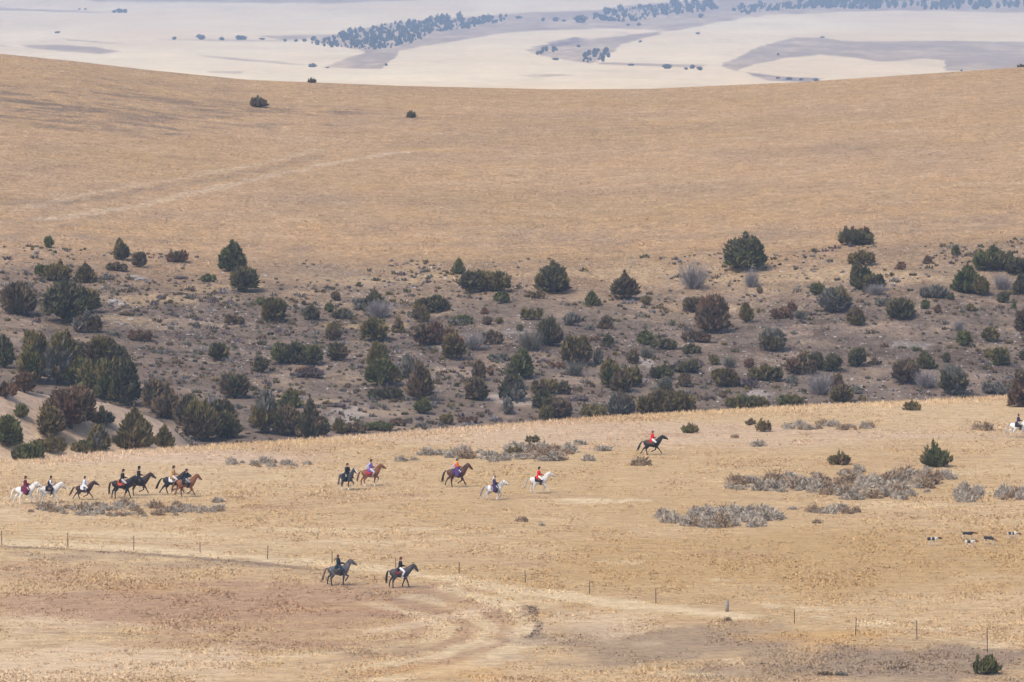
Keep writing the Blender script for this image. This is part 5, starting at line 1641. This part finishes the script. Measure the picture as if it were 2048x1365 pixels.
def scatter_mesh(name, X, Y, size, cols, flat=.6):
    n = len(X); Z = height(X, Y)
    base = np.array([(1, 0, 0), (-.5, .87, 0), (-.5, -.87, 0), (0, 0, 1), (.4, .3, .7), (-.45, .2, .55)])
    V = base[None] * size[:, None, None] * rng.uniform(.6, 1.4, (n, 6, 3)) * np.array([1, 1, flat]) + np.stack([X, Y, Z - size * .1], 1)[:, None]
    F = np.array([(0, 1, 4), (1, 3, 4), (0, 4, 3), (1, 2, 5), (1, 5, 3), (2, 3, 5), (2, 0, 3)])
    FF = (F[None] + (np.arange(n) * 6)[:, None, None]).reshape(-1, 3)
    return mesh_np(name, V.reshape(-1, 3), FF, np.repeat(cols, 6, 0))
# stones and clods strewn over the bare slope
n = 22000
d = rng.uniform(640, 748, n); X = rng.uniform(-.125, .125, n) * d
ok = (d > rim_d(1024 + X / d * FPX) + 30) & (fbm(X / 9, d / 12, 901, 3) + rng.normal(0, .25, n) > 0.0)
X, d = X[ok], d[ok]
t = rng.random((len(X), 1))
cols = np.where(rng.random((len(X), 1)) < .45, np.array((.36, .33, .31)) * (.7 + .4 * t), np.array((.16, .125, .105)) * (.6 + .7 * t))
tag(link('stones', scatter_mesh('stones', X, d, rng.uniform(.05, .20, len(X)) * np.where(rng.random(len(X)) < .06, 1.8, 1), cols), M_stone), kind='stuff')
# dark churned soil at the bend of the track
sx, sy = [], []
for t in (0, .07, .15, .22, .30, .38, .46, .62, .70, .78, .88, .97):
    cx = np.interp(t, [0, .35, .7, 1], [1056, 1074, 1080, 1064]) + rnd.gauss(0, 4); sp = rnd.uniform(4, 10)
    for k in range(int(sp * 1.8)):
        q = place(cx + rnd.uniform(-sp, sp), 1216 + t * 60 + rnd.gauss(0, 1.0)); sx.append(q[0]); sy.append(q[1])
sx, sy = np.array(sx), np.array(sy)
tag(link('soil_clods', scatter_mesh('soil_clods', sx, sy, rng.uniform(.05, .17, len(sx)), np.tile((.05, .04, .03), (len(sx), 1)), .45), M_soil), kind='stuff')
def branch():
    X, Y, Z = place(1800, 1338)
    e = empty('fallen_branch', (X, Y, Z)); tag(e, 'dark fallen branch lying in grey grass left of the near juniper', 'branch')
    solid('limb', [tube([(-.75, .1, .1), (-.2, 0, .08), (.3, -.1, .14), (.75, -.3, .36)], [.05, .07, .06, .03], n=7)], M_bark, e)
    solid('twig', [tube([(.1, -.05, .1), (.2, .3, .2), (.1, .6, .18)], [.03, .02, .01], n=5), tube([(-.3, 0, .1), (-.4, -.3, .14), (-.3, -.6, .1)], [.03, .02, .01], n=5)], M_bark, e)
branch()

# ------------------------------------------------------------------ dry grass
def grass(name, X, Y, hgt, wid, blades, bright):
    n = len(X); Z = height(X, Y)
    C = ground_colour(X, Y) * bright[:, None]
    Vs, Cs = [], []
    for b in range(blades):
        a = rng.uniform(0, 6.283, n); off = rng.normal(0, .10, (2, n))
        lean = rng.normal(0, .35, (2, n)) * hgt
        hh = hgt * rng.uniform(.6, 1.1, n); ww = wid * rng.uniform(.6, 1.3, n)
        bx, by = X + off[0], Y + off[1]
        l = np.stack([bx - np.cos(a) * ww, by - np.sin(a) * ww, Z - .02], 1)
        r = np.stack([bx + np.cos(a) * ww, by + np.sin(a) * ww, Z - .02], 1)
        t = np.stack([bx + lean[0], by + lean[1], Z + hh], 1)
        Vs.append(np.stack([l, r, t], 1)); Cs.append(np.stack([C, C, C * 1.08], 1))
    V = np.concatenate(Vs).reshape(-1, 3); C = np.concatenate(Cs).reshape(-1, 3)
    Fc = np.arange(len(V)).reshape(-1, 3)
    return tag(link(name, mesh_np(name, V, Fc, C), M_tuft), kind='stuff')
def row_samples(n, d0, d1, power=1.0):
    # even over the picture: spread in 1/d
    q = rng.random(n); d = 1 / (1 / d0 + (1 / d1 - 1 / d0) * q)
    return rng.uniform(-.125, .125, n) * d, d
X, Y = row_samples(245000, 372, 640)
keep = Y < rim_d(1024 + X / Y * FPX) + 6
X, Y = X[keep], Y[keep]
cl = fbm(X / 2.5, Y / 4, 811, 3); cl2 = fbm(X / 11, Y / 22, 815, 3)
keep = rng.random(len(X)) < np.clip(.40 + .7 * cl + .4 * cl2, .05, .9)
X, Y, cl, cl2 = X[keep], Y[keep], cl[keep], cl2[keep]
grass('meadow_grass', X, Y, np.clip(.09 + .07 * cl + .06 * cl2, .03, .3) * rng.uniform(.6, 1.5, len(X)), rng.uniform(.05, .14, len(X)), 3, np.clip(1.15 + .10 * rng.standard_normal(len(X)), .8, 1.8))
X, Y = row_samples(142000, 640, 1096)
cl = fbm(X / 4, Y / 7, 821, 3)
keep = (Y > rim_d(1024 + X / Y * FPX) + 28) & (rng.random(len(X)) < np.clip(.5 + .9 * cl, .05, 1) * np.where(Y > D_BROW + 60, .35, .8))
X, Y, cl = X[keep], Y[keep], cl[keep]
grass('hill_grass', X, Y, np.clip(.14 + .12 * cl, .04, .4) * rng.uniform(.6, 1.4, len(X)), rng.uniform(.06, .16, len(X)), 2, np.clip(1.15 + .12 * rng.standard_normal(len(X)), .7, 1.7))
# longer pale grass along the meadow rim
u = rng.uniform(-.125, .125, 10500); Y = rim_d(1024 + u * FPX * .9935) + rng.normal(-1, 3.5, len(u)); X = u * Y
grass('rim_grass', X, Y, rng.uniform(.15, .42, len(X)), rng.uniform(.02, .05, len(X)), 3, np.clip(1.4 + .2 * rng.standard_normal(len(X)), .8, 1.9))
